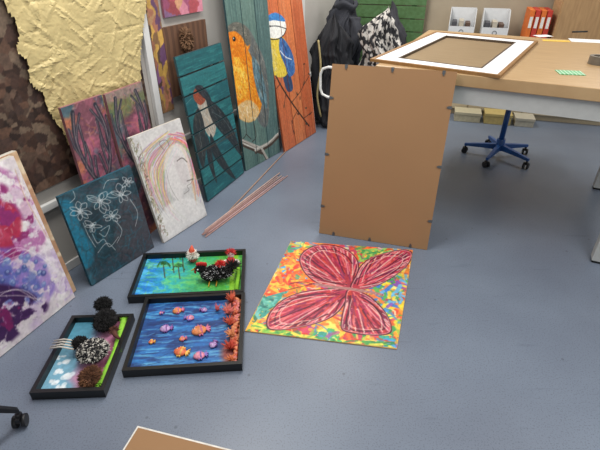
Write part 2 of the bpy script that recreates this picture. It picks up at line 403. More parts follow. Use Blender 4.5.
def dB(cv,fr):
    cv.C[:]=cv.c('284450'); cv.put((cv.noise(.12,seed=5,oct=4)-.45)*5,'1C303A',.9); cv.put((cv.noise(.09,seed=15,oct=4)-.57)*6,'386674',.7)
    cv.poly(fr.pl([(126,195),(146,205),(158,245),(125,262),(114,235)]),'54444A',.6,soft=14); cv.poly(fr.pl([(58,205),(70,200),(80,225),(94,252),(86,268),(68,240)]),'1A7C9C',.8,soft=14)
    cv.dabs(400,['1C2C34','3A5C6A','2A6A80','4A4048','50505A'],.06,.008,seed=8,a=.35)
    W='D4D8DA'; r=np.random.RandomState(25)
    def flower(u,v,R,n):
        for k in range(n):
            a=k*2*math.pi/n+r.uniform(-.35,.35); L=R*r.uniform(.7,1.25); w=r.uniform(.25,.5)
            P=[(u+r.uniform(-1,1),v+r.uniform(-1,1)),(u+L*.6*math.cos(a-w),v+L*.5*math.sin(a-w)),(u+L*math.cos(a),v+L*.8*math.sin(a)),(u+L*.6*math.cos(a+w),v+L*.5*math.sin(a+w)),(u+r.uniform(-2,2),v+r.uniform(-2,2))]
            cv.stroke(fr.pl(P),.0032,W,.8)
        cv.stroke(fr.pl([(u+2.5*math.cos(t),v+2.5*math.sin(t)) for t in (0,1.5,2.9,4.3,5.9)]),.003,W,.8)
    for (u,v,R,n) in [(80,211,12,7),(100,201,14,8),(121,194,12,7),(92,226,8,6),(112,216,9,6),(127,182,7,5)]: flower(u,v,R,n)
    for pts in ([(70,204),(76,196),(72,188)],[(84,222),(88,236),(96,248)],[(92,234),(98,244),(104,238),(110,246),(118,236)],
        [(98,252),(106,244),(116,250)],[(116,220),(122,230),(118,242)],[(130,200),(138,212),(134,226)],[(100,230),(108,226),(104,236),(98,232)],[(104,190),(108,180),(118,178)]):
        cv.stroke(fr.pl([(u+r.uniform(-1.5,1.5),v+r.uniform(-1.5,1.5)) for u,v in pts]),.0032,W,.75)
    cv.grain(.14)
canvas(fB,'canvas_painting','dark teal-blue canvas with loose white line drawing of flowers','painting',.02,mat('bluecan','1F4E60'),dB,res=.003)
fC=fit_lean((164,243),(207,215),(127,140),(181,115),thick=.018,wl=.06)
def dC(cv,fr):
    cv.C[:]=cv.c('D2D0CE'); cv.put((cv.noise(.08,seed=9,oct=4)-.5)*5,'BEBCBC',.7)
    r=np.random.RandomState(5)
    def sweep(n,cols,side,al=.6,w=.0035):
        for k in range(n):
            t=r.rand(); s=r.rand()
            a=np.array((168+10*t,134+8*t)); 
            if side=='L': b=np.array((140+22*t+6*s,158+20*t)); c=np.array((150+20*t,190+18*t)); d=np.array((160+26*t,214+10*t))
            else: b=np.array((188-3*t,140+10*t)); c=np.array((197-4*t,165+16*s)); d=np.array((200-3*t,190+16*s))
            o=r.uniform(0,.45); P=smoothpts([a,b,c,d],False,8); i0=int(o*len(P)); i1=i0+r.randint(7,15)
            j=r.uniform(-4,4,2); P=[tuple(q+j) for q in P[i0:i1]]
            if len(P)>2: cv.stroke(fr.pl(P),w*r.uniform(.7,1.4),cols[r.randint(len(cols))],al,sm=False)
    sweep(190,['A0A098','B8B4B4','9898A8','8C9090','C8C4C0','787880'],'L',.6)
    sweep(150,['E8C868','E090A8','98BC78','D0A0C8','F0ECE8','88A8C8','E0A068','C86878'],'L',.6)
    sweep(220,['E87890','ECB848','84BC6C','A478C8','F0E0D8','E88850','70A8C8','D05868'],'R',.75)
    cv.poly(fr.pl([(168,150),(177,143),(186,150),(190,162),(192,176),(190,186),(184,190),(181,200),(172,196),(166,180),(164,164)]),'E2DEDC',.75,soft=8)
    cv.poly(fr.pl([(174,158),(182,156),(187,170),(189,182),(183,184),(177,172)]),'CCC4C4',.6,soft=8)
    for pts,w,a in (([(186,150),(190,163),(193,176),(191,183),(187,186),(189,190),(184,194)],.004,.6),([(177,161),(182,158),(187,162)],.007,.8),([(187,181),(193,179)],.008,.7),([(166,170),(170,186),(178,200),(186,206)],.003,.5),([(164,150),(159,143),(166,140),(169,146)],.005,.6)):
        cv.stroke(fr.pl(pts),w,'5C5450',a)
    m=cv.soft(cv.inpoly(smoothpts(fr.pl([(168,205),(190,198),(206,212),(186,226),(168,238),(160,222)]))),10); cv.put(m,'E8E6E4',.7)
    m=cv.inpoly(smoothpts(fr.pl([(128,142),(140,144),(146,168),(154,196),(164,222),(168,236),(160,238),(144,190)])))
    cv.dabs(130,['5C5C44','88865C','4A4834','A89880','8A5C50'],.025,.005,seed=31,mask=m,a=.6,ang=1.2,jit=.7)
    cv.grain(.06)
canvas(fC,'canvas_painting','white canvas with side-facing head and pastel streaked mane','painting',.018,cedge,dC,res=.0028)
def dM(seed,green):
    def f(cv,fr):
        cv.C[:]=cv.c('80505C'); cv.put((cv.noise(.12,seed=seed,oct=4)-.5)*5,'683C50',.8); cv.put((cv.noise(.1,seed=seed+4,oct=4)-.52)*6,'B4647C',.8)
        cv.put((cv.noise(.12,seed=seed+9,oct=3)-.55)*7,'C47C50',.75); cv.put((cv.noise(.13,seed=seed+19,oct=3)-.56)*7,'3A6870',.8)
        if green: 
            cv.put(np.clip((cv.Y-cv.H*.8+ (cv.noise(.1,seed=2)-.5)*.1)/(cv.H*.08),0,1),'64784E',.8); cv.put(np.clip((cv.Y-cv.H*.93)/.03,0,1),'A08488',.7)
        W,H=cv.W,cv.H; r=np.random.RandomState(seed)
        cv.dabs(250,['C0808C','5C3048','D0A0A0','406070','C08050'],.05,.007,seed=seed+1,a=.35)
        for rep in range(3):
            w=[.024,.006,.005][rep]; c=['232C38','B8A0A0','5A4454'][rep]; al=[.92,.6,.6][rep]
            J=[.0,.012,.02][rep]; jt=lambda:r.uniform(-J,J)
            for sg in (-1,1):
                X=lambda q:W*(.5+sg*q+jt()); Yv=lambda q:H*(q+jt())
                cv.stroke([(X(.03),Yv(.5)),(X(.2),Yv(.56)),(X(.34),Yv(.68)),(X(.38),Yv(.82)),(X(.28),Yv(.96))],w,c,al)
                for a,b,d in (((.22,.56),(.18,.68),(.2,.78)),((.33,.64),(.24,.74),(.22,.88)),((.37,.72),(.46,.78),(.47,.88)),((.37,.8),(.3,.86),(.14,.94)),((.12,.53),(.1,.6),(.06,.68))):
                    cv.stroke([(X(a[0]),Yv(a[1])),(X(b[0]),Yv(b[1])),(X(d[0]),Yv(d[1]))],w*.65,c,al)
        cv.poly([(W*.38,H*.1),(W*.62,H*.1),(W*.6,H*.42),(W*.5,H*.52),(W*.4,H*.42)],'4A3A42',.8,soft=8)
        cv.grain(.14)
    return f
fM1=fit_lean((108,262),(139,240),(62,108),(103,93),thick=.018,wl=.035)
canvas(fM1,'canvas_painting','mauve and pink canvas with antler shapes behind teal canvas','painting',.018,mat('mauvee','8A5A60'),dM(21,False))
fM2=fit_lean((142,240),(170,218),(104,92),(141,84),thick=.018,wl=.035)
canvas(fM2,'canvas_painting','mauve and green canvas with antler shapes behind lion canvas','painting',.018,mat('mauvee','8A5A60'),dM(33,True))
fD=fit_lean((208,202),(244,173),(157,60),(206,46),thick=.03,wl=.05)
NS=8
def gapD(X,Y): 
    q=(Y/fD.H*NS)%1; return (q>.035)&(q<.965)
def bodyD(bm,fr):
    for k in range(NS): box(bm,0,fr.W,(k+.03)*fr.H/NS,(k+.97)*fr.H/NS,-.015,0)
    for x in (.08,.8): box(bm,fr.W*x,fr.W*x+.06,.01,fr.H-.01,-.03,-.0151)
def dD(cv,fr):
    k=np.floor(cv.Y/fr.H*NS); cv.C[:]=cv.c('1F6E74')
    for i in range(NS): cv.put((k==i)*1.0,['1E5E66','266E72','1A525C','28747A','206468','1C5A62','2A7074','1E6066'][i],.9)
    cv.put((cv.noise(.12,.008,seed=4)-.5)*4,'154A54',.5); cv.put((cv.noise(.1,.01,seed=14)-.6)*6,'3C8C8C',.6)
    def sh(P,c,cols,n,ang,a=.95):
        cv.poly(fr.pl(P),c,a,soft=1); cv.dabs(n,cols,.03,.004,seed=n,mask=cv.inpoly(smoothpts(fr.pl(P))),a=.7,ang=ang,jit=.2)
    sh([(196,98),(201,96),(207,102),(214,114),(216,128),(212,138),(205,130),(200,114)],'B0A89C',['D4CCBE','8A7E74','C0A080'],140,-1.2)
    sh([(193,93),(197,87),(203,90),(206,98),(201,105),(195,101)],'94442E',['B05C40','5C3C34'],41,-.8)
    sh([(195,88),(200,85),(206,90),(211,100),(205,99)],'222A32',['485058','1A2026'],31,-.8)
    sh([(206,99),(213,102),(223,112),(232,127),(242,156),(230,142),(219,130),(211,118)],'20282E',['4A5258','14181C','5A5E5C'],150,-1.0)
    sh([(198,108),(193,124),(196,148),(203,168),(206,146),(204,124)],'262C30',['4E5050','181C20','605C54'],110,-1.6)
    sh([(210,134),(215,142),(226,162),(236,180),(222,168),(212,152)],'20282E',['484C4C','14181C'],70,-1.1)
    sh([(206,134),(211,148),(214,168),(217,184),(208,162)],'20282E',['484C4C','14181C'],60,-1.4)
    for P in ([(212,112),(224,120),(234,136)],[(199,130),(203,156)],[(186,104),(192,98)]): cv.stroke(fr.pl(P),.003,'9AB0B0',.6)
    cv.stroke(fr.pl([(180,162),(200,152),(216,144),(236,132)]),.006,'5A4434',.8); cv.stroke(fr.pl([(189,94),(194,93)]),.004,'20201C')
    cv.grain(.1)
canvas(fD,'slatted_wood_painting','teal painted slatted wood panel with a dark long-winged swallow','painting',.03,dedge,dD,keep=gapD,body=bodyD,partname='slat_panel',res=.003)
def planks(n,H0=0):
    def b(bm,fr):
        for k in range(n): box(bm,(k+.012)*fr.W/n,(k+.988)*fr.W/n,0,fr.H,-.018,0)
        for y in (.12,.5,.88): box(bm,.03,fr.W-.03,fr.H*y,fr.H*y+.06,-.03,-.0181)
    return b
def gapP(fr,n):
    def g(X,Y):
        q=(X/fr.W*n)%1; return ~(((q<.010)|(q>.990))&(X>.01)&(X<fr.W-.01))
    return g
fE=fit_lean((246,171),(280,152),(192,0),(235,0),H=1.65,thick=.03,wl=.04)
def dE(cv,fr):
    k=np.floor(cv.X/fr.W*3); cv.C[:]=cv.c('4A6E70')
    for i,c in enumerate(['5C7A74','648078','526F6E']): cv.put((k==i)*1.0,c)
    cv.put((cv.noise(.012,.25,seed=3)-.5)*4,'42605E',.6); cv.put((cv.noise(.01,.2,seed=13)-.6)*6,'8CA49A',.5)
    m=cv.poly(fr.pl([(227,31),(237,23),(248,28),(256,42),(264,60),(268,84),(269,106),(267,126),(260,124),(254,110),(248,84),(244,60)]),'6A6E6C',soft=1)
    cv.dabs(240,['565C60','808480','605C52','989890','485058'],.05,.007,seed=3,mask=m,a=.8,ang=-1.35,jit=.3)
    m=cv.poly(fr.pl([(223,41),(230,35),(241,41),(251,56),(258,76),(262,97),(259,114),(250,122),(239,118),(229,106),(224,84),(223,62)]),'E08214',soft=1)
    cv.dabs(600,['E88C14','F0A028','DC7008','F4B038','E87C10','F8C048'],.035,.007,seed=5,mask=m,a=.75,ang=-1.4,jit=.5)
    m=cv.inpoly(smoothpts(fr.pl([(228,58),(238,56),(246,72),(247,92),(238,100),(229,82)]))); cv.dabs(240,['FCD448','FCDC70','F4B830','F0A428'],.03,.007,seed=6,mask=m,a=.75,ang=-1.4,jit=.5)
    m=cv.poly(fr.pl([(238,106),(250,100),(259,110),(255,120),(247,122),(240,118)]),'DCC494',soft=4,a=.8); cv.dabs(130,['E4CCA0','F0E4C8','D09850'],.03,.006,seed=7,mask=m,a=.7,ang=-1.4,jit=.5)
    m=cv.poly(fr.pl([(223,38),(227,28),(235,23),(245,27),(250,38),(248,51),(239,57),(229,55),(224,48)]),'E07C14',soft=1)
    cv.dabs(150,['F09424','D87010','F4AC3C'],.02,.006,seed=16,mask=m,a=.75)
    m=cv.poly(fr.pl([(225,33),(229,25),(237,22),(246,27),(251,40),(247,46),(241,36),(234,31)]),'66665E',soft=1); cv.dabs(80,['7C7A70','4C4C48','948E80'],.02,.005,seed=8,mask=m,a=.8,ang=-.3)
    x,y=fr.px(234,39); cv.dot(x,y,.017,'080808'); cv.dot(x-.004,y+.005,.005,'FFFFFF')
    cv.poly(fr.pl([(215,43),(225,37),(227,46)]),'1C1814',sm=False)
    m=cv.poly(fr.pl([(252,56),(259,66),(265,86),(267,108),(260,100),(254,78)]),'5A7C88',soft=1); cv.dabs(90,['88A8B0','3C4C54','A0B8BC','5C5040'],.05,.005,seed=9,mask=m,a=.8,ang=-1.35,jit=.15)
    for a in ([(245,118),(246,134),(241,140)],[(253,120),(256,136),(252,142)],[(246,134),(251,139)]): cv.stroke(fr.pl(a),.007,'2A1A12')
    r=np.random.RandomState(8)
    for P,w in (([(228,136),(238,140),(250,146),(262,150)],.05),([(256,149),(268,144),(276,134),(283,130)],.036),([(262,150),(268,160),(275,168)],.028),([(242,142),(238,150),(240,160)],.022)):
        P2=[(u+r.uniform(-1,1),v+r.uniform(-1.5,1.5)) for u,v in P]
        cv.stroke(fr.pl([(u+.5,v+2) for u,v in P2]),w,'46382E'); cv.stroke(fr.pl(P2),w*.75,'CCC8C0')
        for k in range(10):
            o_=r.uniform(-w*20,w*20); cv.stroke(fr.pl([(u+o_*.3,v+o_*1.6+r.uniform(-1,1)) for u,v in P2[r.randint(0,2):]]),.004,['8C8478','F0ECE6','5A4C40'][r.randint(3)],.7)
    cv.grain(.1)
canvas(fE,'plank_painting','grey-green vertical plank panel painted with a robin','painting',.03,dedge,dE,res=.0035,keep=gapP(fE,3),body=planks(3),partname='plank_panel')
fO=fit_lean((285,152),(316,132),(243,0),(288,0),H=1.55,thick=.03,wl=.04)
def dO(cv,fr):
    k=np.floor(cv.X/fr.W*3)
    for i,c in enumerate(['C86A40','D07646','BA5E38']): cv.put((k==i)*1.0,c)
    cv.put((cv.noise(.012,.25,seed=5)-.5)*4,'9C4E30',.5); cv.put((cv.noise(.01,.2,seed=17)-.6)*6,'DC946A',.5)
    br='2A201A'; r=np.random.RandomState(4)
    cv.stroke(fr.pl([(256,-10),(260,10),(263,34),(269,60),(280,84),(294,106),(309,126)]),.016,br)
    for P in ([(280,84),(272,96),(276,108)],[(292,102),(303,86),(304,64)],[(303,86),(309,76)],[(260,10),(254,16)],[(298,110),(292,122),(294,134)],[(262,30),(257,40),(258,52)],[(304,118),(312,112)],[(286,92),(284,106)],[(270,62),(262,72),(264,82)]): cv.stroke(fr.pl(P),.007,br)
    for (u,v) in [(298,114),(306,108),(297,94),(264,84),(272,98),(304,82),(304,64),(257,4),(266,2),(306,124),(284,106),(292,122),(300,98),(310,114),(256,16),(277,108),(258,50),(309,74),(294,132),(256,40),(262,74)]:
        x,y=fr.px(u,v); cv.dot(x,y,.018,['2A3228','3A3C2C','4A2A20'][r.randint(3)],1,.008,r.uniform(0,3))
    def S(P): return [(276+(u-276)*.85,22+(v-22)*.85) for u,v in P]
    m=cv.poly(fr.pl(S([(283,80),(291,80),(296,100),(289,103)])),'2C4468'); cv.dabs(40,['4A6C98','1A2844'],.04,.003,seed=8,mask=m,a=.8,ang=-1.3,jit=.1)
    m=cv.poly(fr.pl(S([(266,36),(274,34),(284,40),(291,52),(294,66),(291,80),(284,87),(275,85),(267,76),(262,62),(262,46)])),'E0C440',soft=1)
    cv.dabs(260,['ECD048','F4E070','D0AC30','ECD878'],.03,.005,seed=5,mask=m,a=.8,ang=-1.3)
    m=cv.inpoly(smoothpts(fr.pl(S([(268,50),(274,52),(277,66),(276,80),(271,76),(267,64)])))); cv.dabs(60,['ECE8D4','F4F0E4','7A8088'],.03,.003,seed=6,mask=m,a=.6,ang=-1.3)
    m=cv.poly(fr.pl(S([(281,40),(289,47),(296,62),(298,80),(292,86),(286,72),(280,56)])),'3868A8',soft=1); cv.dabs(140,['5890D0','2C4C80','8CB4DC','1E3458'],.04,.004,seed=7,mask=m,a=.8,ang=-1.3,jit=.15)
    cv.stroke(fr.pl(S([(281,56),(287,63),(294,66)])),.008,'F0F2F4')
    cv.poly(fr.pl(S([(261,27),(264,18),(272,13),(281,15),(287,23),(287,33),(281,40),(271,41),(264,36)])),'F0F0EA',soft=0)
    m=cv.poly(fr.pl(S([(262,22),(266,15),(274,11),(282,14),(287,21),(281,21),(272,20),(266,22)])),'3880C4'); cv.dabs(50,['58A0E0','2C60A0'],.015,.005,seed=9,mask=m,a=.7)
    cv.stroke(fr.pl(S([(260,28),(268,27),(278,27),(288,30)])),.007,'121A28'); cv.stroke(fr.pl(S([(262,37),(268,42),(278,42),(285,37),(288,30)])),.008,'121A28')
    P=S([(256,29),(262,26),(262,32)]); cv.poly(fr.pl(P),'181818',sm=False); x,y=fr.px(*S([(269,27)])[0]); cv.dot(x,y,.008,'000000'); cv.dot(x-.003,y+.003,.0025,'FFFFFF')
    for a in ([(277,84),(274,94)],[(283,86),(281,96)]): cv.stroke(fr.pl(S(a)),.005,'3A4858')
    cv.grain(.1)
canvas(fO,'plank_painting','orange vertical plank panel painted with a blue tit','painting',.03,mat('orangeedge','9A4C2C'),dO,res=.0035,keep=gapP(fO,3),body=planks(3),partname='plank_panel')
# ================================================================ DRIED FLOWER BOARD ON WALL
q=WF.px(176,40); zf=WF.px(176,70)
bm=bmesh.new(); box(bm,q[0]-.13,q[0]+.30,zf[1]-.16,q[1]+.09,.0005,.02)
o=fin(bm,'wooden_wall_board',mat('brownboard','5A3E2E',.7,kind='wave',scale=6,c2='6C4C38'),M=WF.mat()); tag(o,'dark brown wooden board hung on wall behind dried flower','wall board')
bm=bmesh.new(); c=(q[0]+.05,q[1]-.0,.05)
ell(bm,c,(.035,.06,.03),12,jit=.1); tuft(bm,c,(.035,.06,.03),260,.02,.010,up=False)
o=fin(bm,'dried_flower_head',mat('dried','6E5038',.9),M=WF.mat()); tag(o,'brown dried flower head fixed on wooden wall board','dried flower')
q2=WF.px(166,6)
fPk=Fr(WF.O+WF.ex*(q2[0]-.05)+WF.ey*(q2[1]-.06)+WF.ez*.022,WF.ex,WF.ey,.38,.35)
def dPk(cv,fr):
    cv.C[:]=cv.c('B8607A'); cv.vor(40,['B85C78','D08C9C','8C4A68','C8A070','A84C50','6A5878'],seed=4,warp=.03,a=.8); cv.grain(.1)
canvas(fPk,'collage_picture','pink and mauve collage hung above the wooden board','picture',.015,mat('pinkp','8A5060',.8),dPk,res=.006)
s0=WF.px(157,115)
fSt=Fr(WF.O+WF.ex*(tr0+.035)+WF.ey*(s0[1])+WF.ez*.016,WF.ex,WF.ey,.11,1.2)
def dSt(cv,fr):
    cv.C[:]=cv.c('7A5A48'); cv.vor(60,['8C6A48','C8A050','6A4870','A87058','4A3A34','B89068'],seed=14,warp=.03,a=.9,ay=.35); cv.grain(.1)
canvas(fSt,'narrow_picture','narrow multicoloured strip picture hung beside the white window post','picture',.012,mat('ste','5A4438',.8),dSt,res=.006)
# ================================================================ BOX FRAMES
blackw=mat('black_frame_wood','101010',.35,var=.1)
def box_frame(fr,label,d,draw,bar=.018,zp=.014):
    e=empty('box_frame_picture',fr.mat(),label,'framed picture')
    W,H=fr.W,fr.H; bm=bmesh.new()
    def ring(x0,y0,x1,y1,z): return [bm.verts.new(p) for p in ((x0,y0,z),(x1,y0,z),(x1,y1,z),(x0,y1,z))]
    a=ring(0,0,W,H,0);b=ring(0,0,W,H,d);c=ring(bar,bar,W-bar,H-bar,d);g=ring(bar+.002,bar+.002,W-bar-.002,H-bar-.002,zp-.003)
    for r0,r1 in((a,b),(b,c),(c,g)):
        for i in range(4): bm.faces.new((r0[i],r0[(i+1)%4],r1[(i+1)%4],r1[i]))
    fin(bm,'frame',blackw,e)
    bm=bmesh.new(); box(bm,bar,W-bar,bar,H-bar,.002,zp-.001); fin(bm,'backing_board',mat('backing','2A2A2A',.8),e)
    f2=Fr(fr.O+fr.ex*bar+fr.ey*bar+fr.ez*zp,fr.ex,fr.ey,W-2*bar,H-2*bar)
    cv=Cv(f2.W,f2.H,.003); draw(cv,f2)
    o=paint_obj(cv,'painted_picture',e,z=0,rough=.45); o.matrix_basis=T((bar,bar,zp))
    return e,f2,(bar,bar,zp)
D=.045
frA=rect_from((142,298),(242,291),(246,372),(128,376),D,0)
frB0=rect_from((143,252),(245,250),(243,291),(127,297),D,D)
cB=frB0.O+frB0.ex*frB0.W/2+frB0.ey*frB0.H
tB=np.dot(cB-frA.O,frA.ey); xB=np.dot(cB-frA.O,frA.ex)
frB=Fr(frA.O+frA.ex*(xB-frB0.W/2)+frA.ey*(frA.H+.004),frA.ex,frA.ey,frB0.W,tB-frA.H-.004)
frC=rect_from((68,316),(131,313),(109,398),(37,399),D,0)
def dFish(cv,fr):
    cv.C[:]=cv.c('1A4888'); cv.put((cv.noise(.18,.02,seed=3,oct=4)-.48)*7,'2470B4',.8); cv.put((cv.noise(.14,.018,seed=9,oct=3)-.6)*8,'5CA4CC',.8)
    cv.put((cv.noise(.1,.03,seed=12)-.52)*6,'102C64',.8)
    cv.dabs(300,['1C58A0','3C8CC8','0E2858','68B0D8'],.06,.005,seed=4,a=.5,ang=.05,jit=.2)
    cv.put(np.clip((cv.X-fr.W*.86+ .03*np.sin(cv.Y*20))/.03,0,1),'A0483A',.85); cv.put(np.clip((cv.X-fr.W*.94)/.01,0,1),'C87848',.9); cv.grain(.1)
eA,fA_,offA=box_frame(frA,'black box frame with underwater scene, clay fish and corals',D,dFish)
fishp=[('D88450','B86484'),('D888A0','7460A8'),('B898C8','7C5090'),('DC7044','D8A850')]
def fish(parent,fr,off,u,v,L,ang,ci):
    x,y=fr.px(u,v,.012); bm=bmesh.new(); hh=L*.17
    ell(bm,(0,0,hh*.3),(L*.36,L*.29,hh),16,jit=.03)
    def fan(pts,z=.004):
        v=[bm.verts.new((a*L,b*L,z)) for a,b in pts]+[bm.verts.new((a*L,b*L,-z*.2)) for a,b in pts]; n=len(pts)
        f=bm.faces.new(v[:n]); f.material_index=1; f=bm.faces.new(v[n:][::-1]); f.material_index=1
        for i in range(n):
            f=bm.faces.new((v[i],v[i+n],v[(i+1)%n+n],v[(i+1)%n])); f.material_index=1
    fan([(.28,0),(.5,.3),(.46,.12),(.58,.06),(.46,0),(.56,-.12),(.44,-.14),(.48,-.28)],.008)
    fan([(-.16,.22),(-.12,.36),(-.04,.3),(.02,.42),(.08,.3),(.18,.36),(.2,.14)],.007); fan([(-.1,-.22),(-.04,-.38),(.04,-.28),(.12,-.38),(.18,-.15)],.007)
    ell(bm,(L*.1,0,hh*.5),(L*.10,L*.27,hh*.9),10,mi=1)
    ell(bm,(-L*.2,L*.07,hh*1.1),(L*.05,L*.05,.004),8,mi=2); ell(bm,(-L*.21,L*.07,hh*1.1+.003),(L*.028,L*.028,.003),8,mi=3)
    a,b=fishp[ci%4]
    ms=[mat('fish%d'%ci,a,.5,var=.3,scale=60),mat('fishfin%d'%ci,b,.5,var=.25,scale=60),mat('fisheye','E0E0E0',.4),mat('fishpupil','101010',.3)]
    fin(bm,'fish',ms,parent,M=T((off[0]+x,off[1]+y,off[2]+.004))@RZ(ang))
for i,(u,v,L,a) in enumerate([(177,310,.066,.2),(190,317,.056,3),(165,328,.070,.1),(180,351,.082,-.3),(199,330,.100,.3),(199,355,.074,.2),(213,344,.052,1.2),(151,341,.036,0),(182,338,.042,.2),(161,312,.032,.3),(204,309,.045,2.9)]):
    fish(eA,fA_,offA,u,v,L,a,i%4)
def coral(parent,fr,off,u,v,n,h,r,c):
    x,y=fr.px(u,v,.02); bm=bmesh.new()
    for k in range(n):
        t=random.uniform(0,6.28); q=random.uniform(.2,1); dx,dy=math.cos(t)*r*q,math.sin(t)*r*q
        P=[(0,0,0),(dx*.5,dy*.5,h*.5),(dx*1.15+random.uniform(-.008,.008),dy*1.15+random.uniform(-.008,.008),h*random.uniform(.7,1.2))]
        tube(bm,P,[.0045,.0035,.001],5)
    fin(bm,'coral',mat('coral'+c,c,.6),parent,M=T((off[0]+x,off[1]+y,off[2])))
bm=bmesh.new()
for k in range(170):
    t=k/170; u=236+1.5*math.sin(t*9)+random.uniform(-3,2); v=298+t*64+random.uniform(-2,2)
    x,y=fA_.px(u,v,.012); r_=random.uniform(.007,.012)
    x=min(x,fA_.W-r_-.002)
    ell(bm,(offA[0]+x,offA[1]+y,offA[2]+random.uniform(.004,.016)),(r_,r_,r_*.8),6,mi=random.choice([0,0,1,2]),jit=.15)
fin(bm,'coral_strip',[mat('cs1','D08058',.6),mat('cs2','C8706C',.6),mat('cs3','B85034',.6)],eA)
for (u,v,n,h,r,c) in [(231,299,56,.045,.034,'C0583C'),(228,311,50,.04,.034,'C86A60'),(230,322,50,.04,.034,'BC5038'),(232,334,44,.04,.03,'D08A5C'),(230,346,56,.04,.034,'BC4834'),(231,358,44,.03,.026,'CC7448'),(217,308,16,.03,.022,'B8565C')]:
    coral(eA,fA_,offA,u,v,n,h,r,c)
def dLand(cv,fr):
    W,H=fr.W,fr.H; cv.C[:]=cv.c('2078C8'); t=cv.X/W+(cv.noise(.08,seed=5)-.5)*.25
    cv.put((t-.08)/.2,'22A4B8'); cv.put((t-.28)/.2,'34A470'); cv.put((t-.5)/.3,'4EAC44')
    cv.put((cv.noise(.05,.02,seed=8)-.52)*7,'78CC60',.5*1.0); cv.put(np.clip((.3-t)*4,0,1)*np.clip((cv.noise(.06,.03,seed=2)-.5)*6,0,1),'58B8EC',.9)
    cv.dabs(300,['2C9048','78C858','28A0A8','9CD868','30B0A8'],.04,.005,seed=4,a=.4)
    r=np.random.RandomState(3)
    for (u,v,s) in [(164,268,1.0),(173,261,1.2),(183,260,1.2),(179,270,.9)]:
        cv.stroke(fr.pl([(u+1,v+10*s),(u,v+3*s),(u-.5,v-3*s)]),.006,'3A2A18',.9)
        for k in range(9): 
            a=-math.pi*k/8; L=7*s*r.uniform(.8,1.1); cv.stroke(fr.pl([(u-.5,v-3*s),(u-.5+L*.6*math.cos(a),v-3*s+L*.5*math.sin(a)-1),(u-.5+L*math.cos(a),v-3*s+L*.5*math.sin(a)+2.5)]),.006,['0E4018','1A5C28','3A8430'][r.randint(3)],.95)
    cv.stroke(fr.pl([(236,255),(233,272),(232,290)]),.03,'84C030'); cv.grain(.1)
eB,fB_,offB=box_frame(frB,'black box frame with green landscape and little felt figures',D,dLand)
def loc(fr,off,u,v,h=.02): x,y=fr.px(u,v,h); return Vector((off[0]+x,off[1]+y,off[2]))
p=loc(fB_,offB,193,259); bm=bmesh.new(); ell(bm,(0,0,.026),(.028,.024,.026),12,0); tuft(bm,(0,0,.034),(.026,.022,.024),260,.014,.003,mi=3); ell(bm,(0,-.006,.062),(.017,.015,.015),12,1)
tube(bm,[(0,0,.068),(0,.004,.088),(.004,.01,.112)],[.022,.014,.002],12,2); tuft(bm,(0,-.014,.05),(.014,.010,.014),120,.022,.003,mi=3); tuft(bm,(0,.002,.072),(.022,.02,.006),120,.008,.003,mi=3)
fin(bm,'gnome_figure',[mat('gnb','C84C40'),mat('skin','D8A888'),mat('gnh','D8583C'),mat('gnw','E8E4DC')],eB,M=T(p))
p=loc(fB_,offB,212,277); bm=bmesh.new()
ell(bm,(0,0,.04),(.062,.042,.042),14,0,jit=.08); ell(bm,(.07,.006,.05),(.046,.038,.036),12,0,jit=.08); tuft(bm,(.03,0,.042),(.082,.042,.042),1700,.014,.003,mi=(0,0,0,0,0,3))
ell(bm,(-.055,.0,.082),(.027,.024,.024),12,0); tuft(bm,(-.055,0,.082),(.027,.024,.024),240,.008,.003)
tube(bm,[(-.078,0,.084),(-.108,-.004,.074)],[.009,.001],6,1)
for k in range(5): ell(bm,(-.070+.011*k,0,.113-.002*abs(k-2)),(.009,.007,.015),8,2)
ell(bm,(-.086,-.004,.064),(.007,.006,.012),8,2); ell(bm,(-.068,-.02,.09),(.005,.004,.005),8,3)
tuft(bm,(.05,.028,.082),(.022,.02,.012),160,.016,.004,mi=2)
for dx in(-.01,.03): tube(bm,[(dx,-.035,.02),(dx-.004,-.066,.006)],.0035,5,1)
tuft(bm,(.112,.012,.07),(.018,.018,.018),140,.04,.004)
fin(bm,'black_hen_figure',[mat('blackfelt','141414',.95),mat('yel','D8A030'),mat('redc','C82C28'),mat('eyew','E8E8E8',.4)],eB,M=T(p))
p=loc(fB_,offB,231,262); bm=bmesh.new()
ell(bm,(0,0,.024),(.030,.028,.028),12,0,jit=.05); ell(bm,(0,.022,.056),(.022,.020,.020),12,1); tuft(bm,(0,.03,.062),(.020,.018,.018),200,.014,.003,mi=2)
ell(bm,(-.008,.006,.072),(.003,.003,.003),6,3); ell(bm,(.010,.006,.072),(.003,.003,.003),6,3)
for s in (-1,1): tube(bm,[(s*.024,0,.03),(s*.042,-.012,.034),(s*.048,-.028,.03)],[.009,.008,.007],8,1)
fin(bm,'red_white_figure',[mat('redfelt','C03434',.9),mat('whitefelt','E4E0DA',.9),mat('redyarn','C84040',.9),mat('blackdot','101010',.5)],eB,M=T(p))
p=loc(fB_,offB,238,258,.03); q=loc(fB_,offB,236,288,.03); bm=bmesh.new(); tube(bm,[p+Vector((0,0,.012)),(p+q)/2+Vector((.006,0,.016)),q+Vector((0,0,.012))],.012,8)
fin(bm,'green_felt_stem',mat('limefelt','7CB82C',.9),eB)
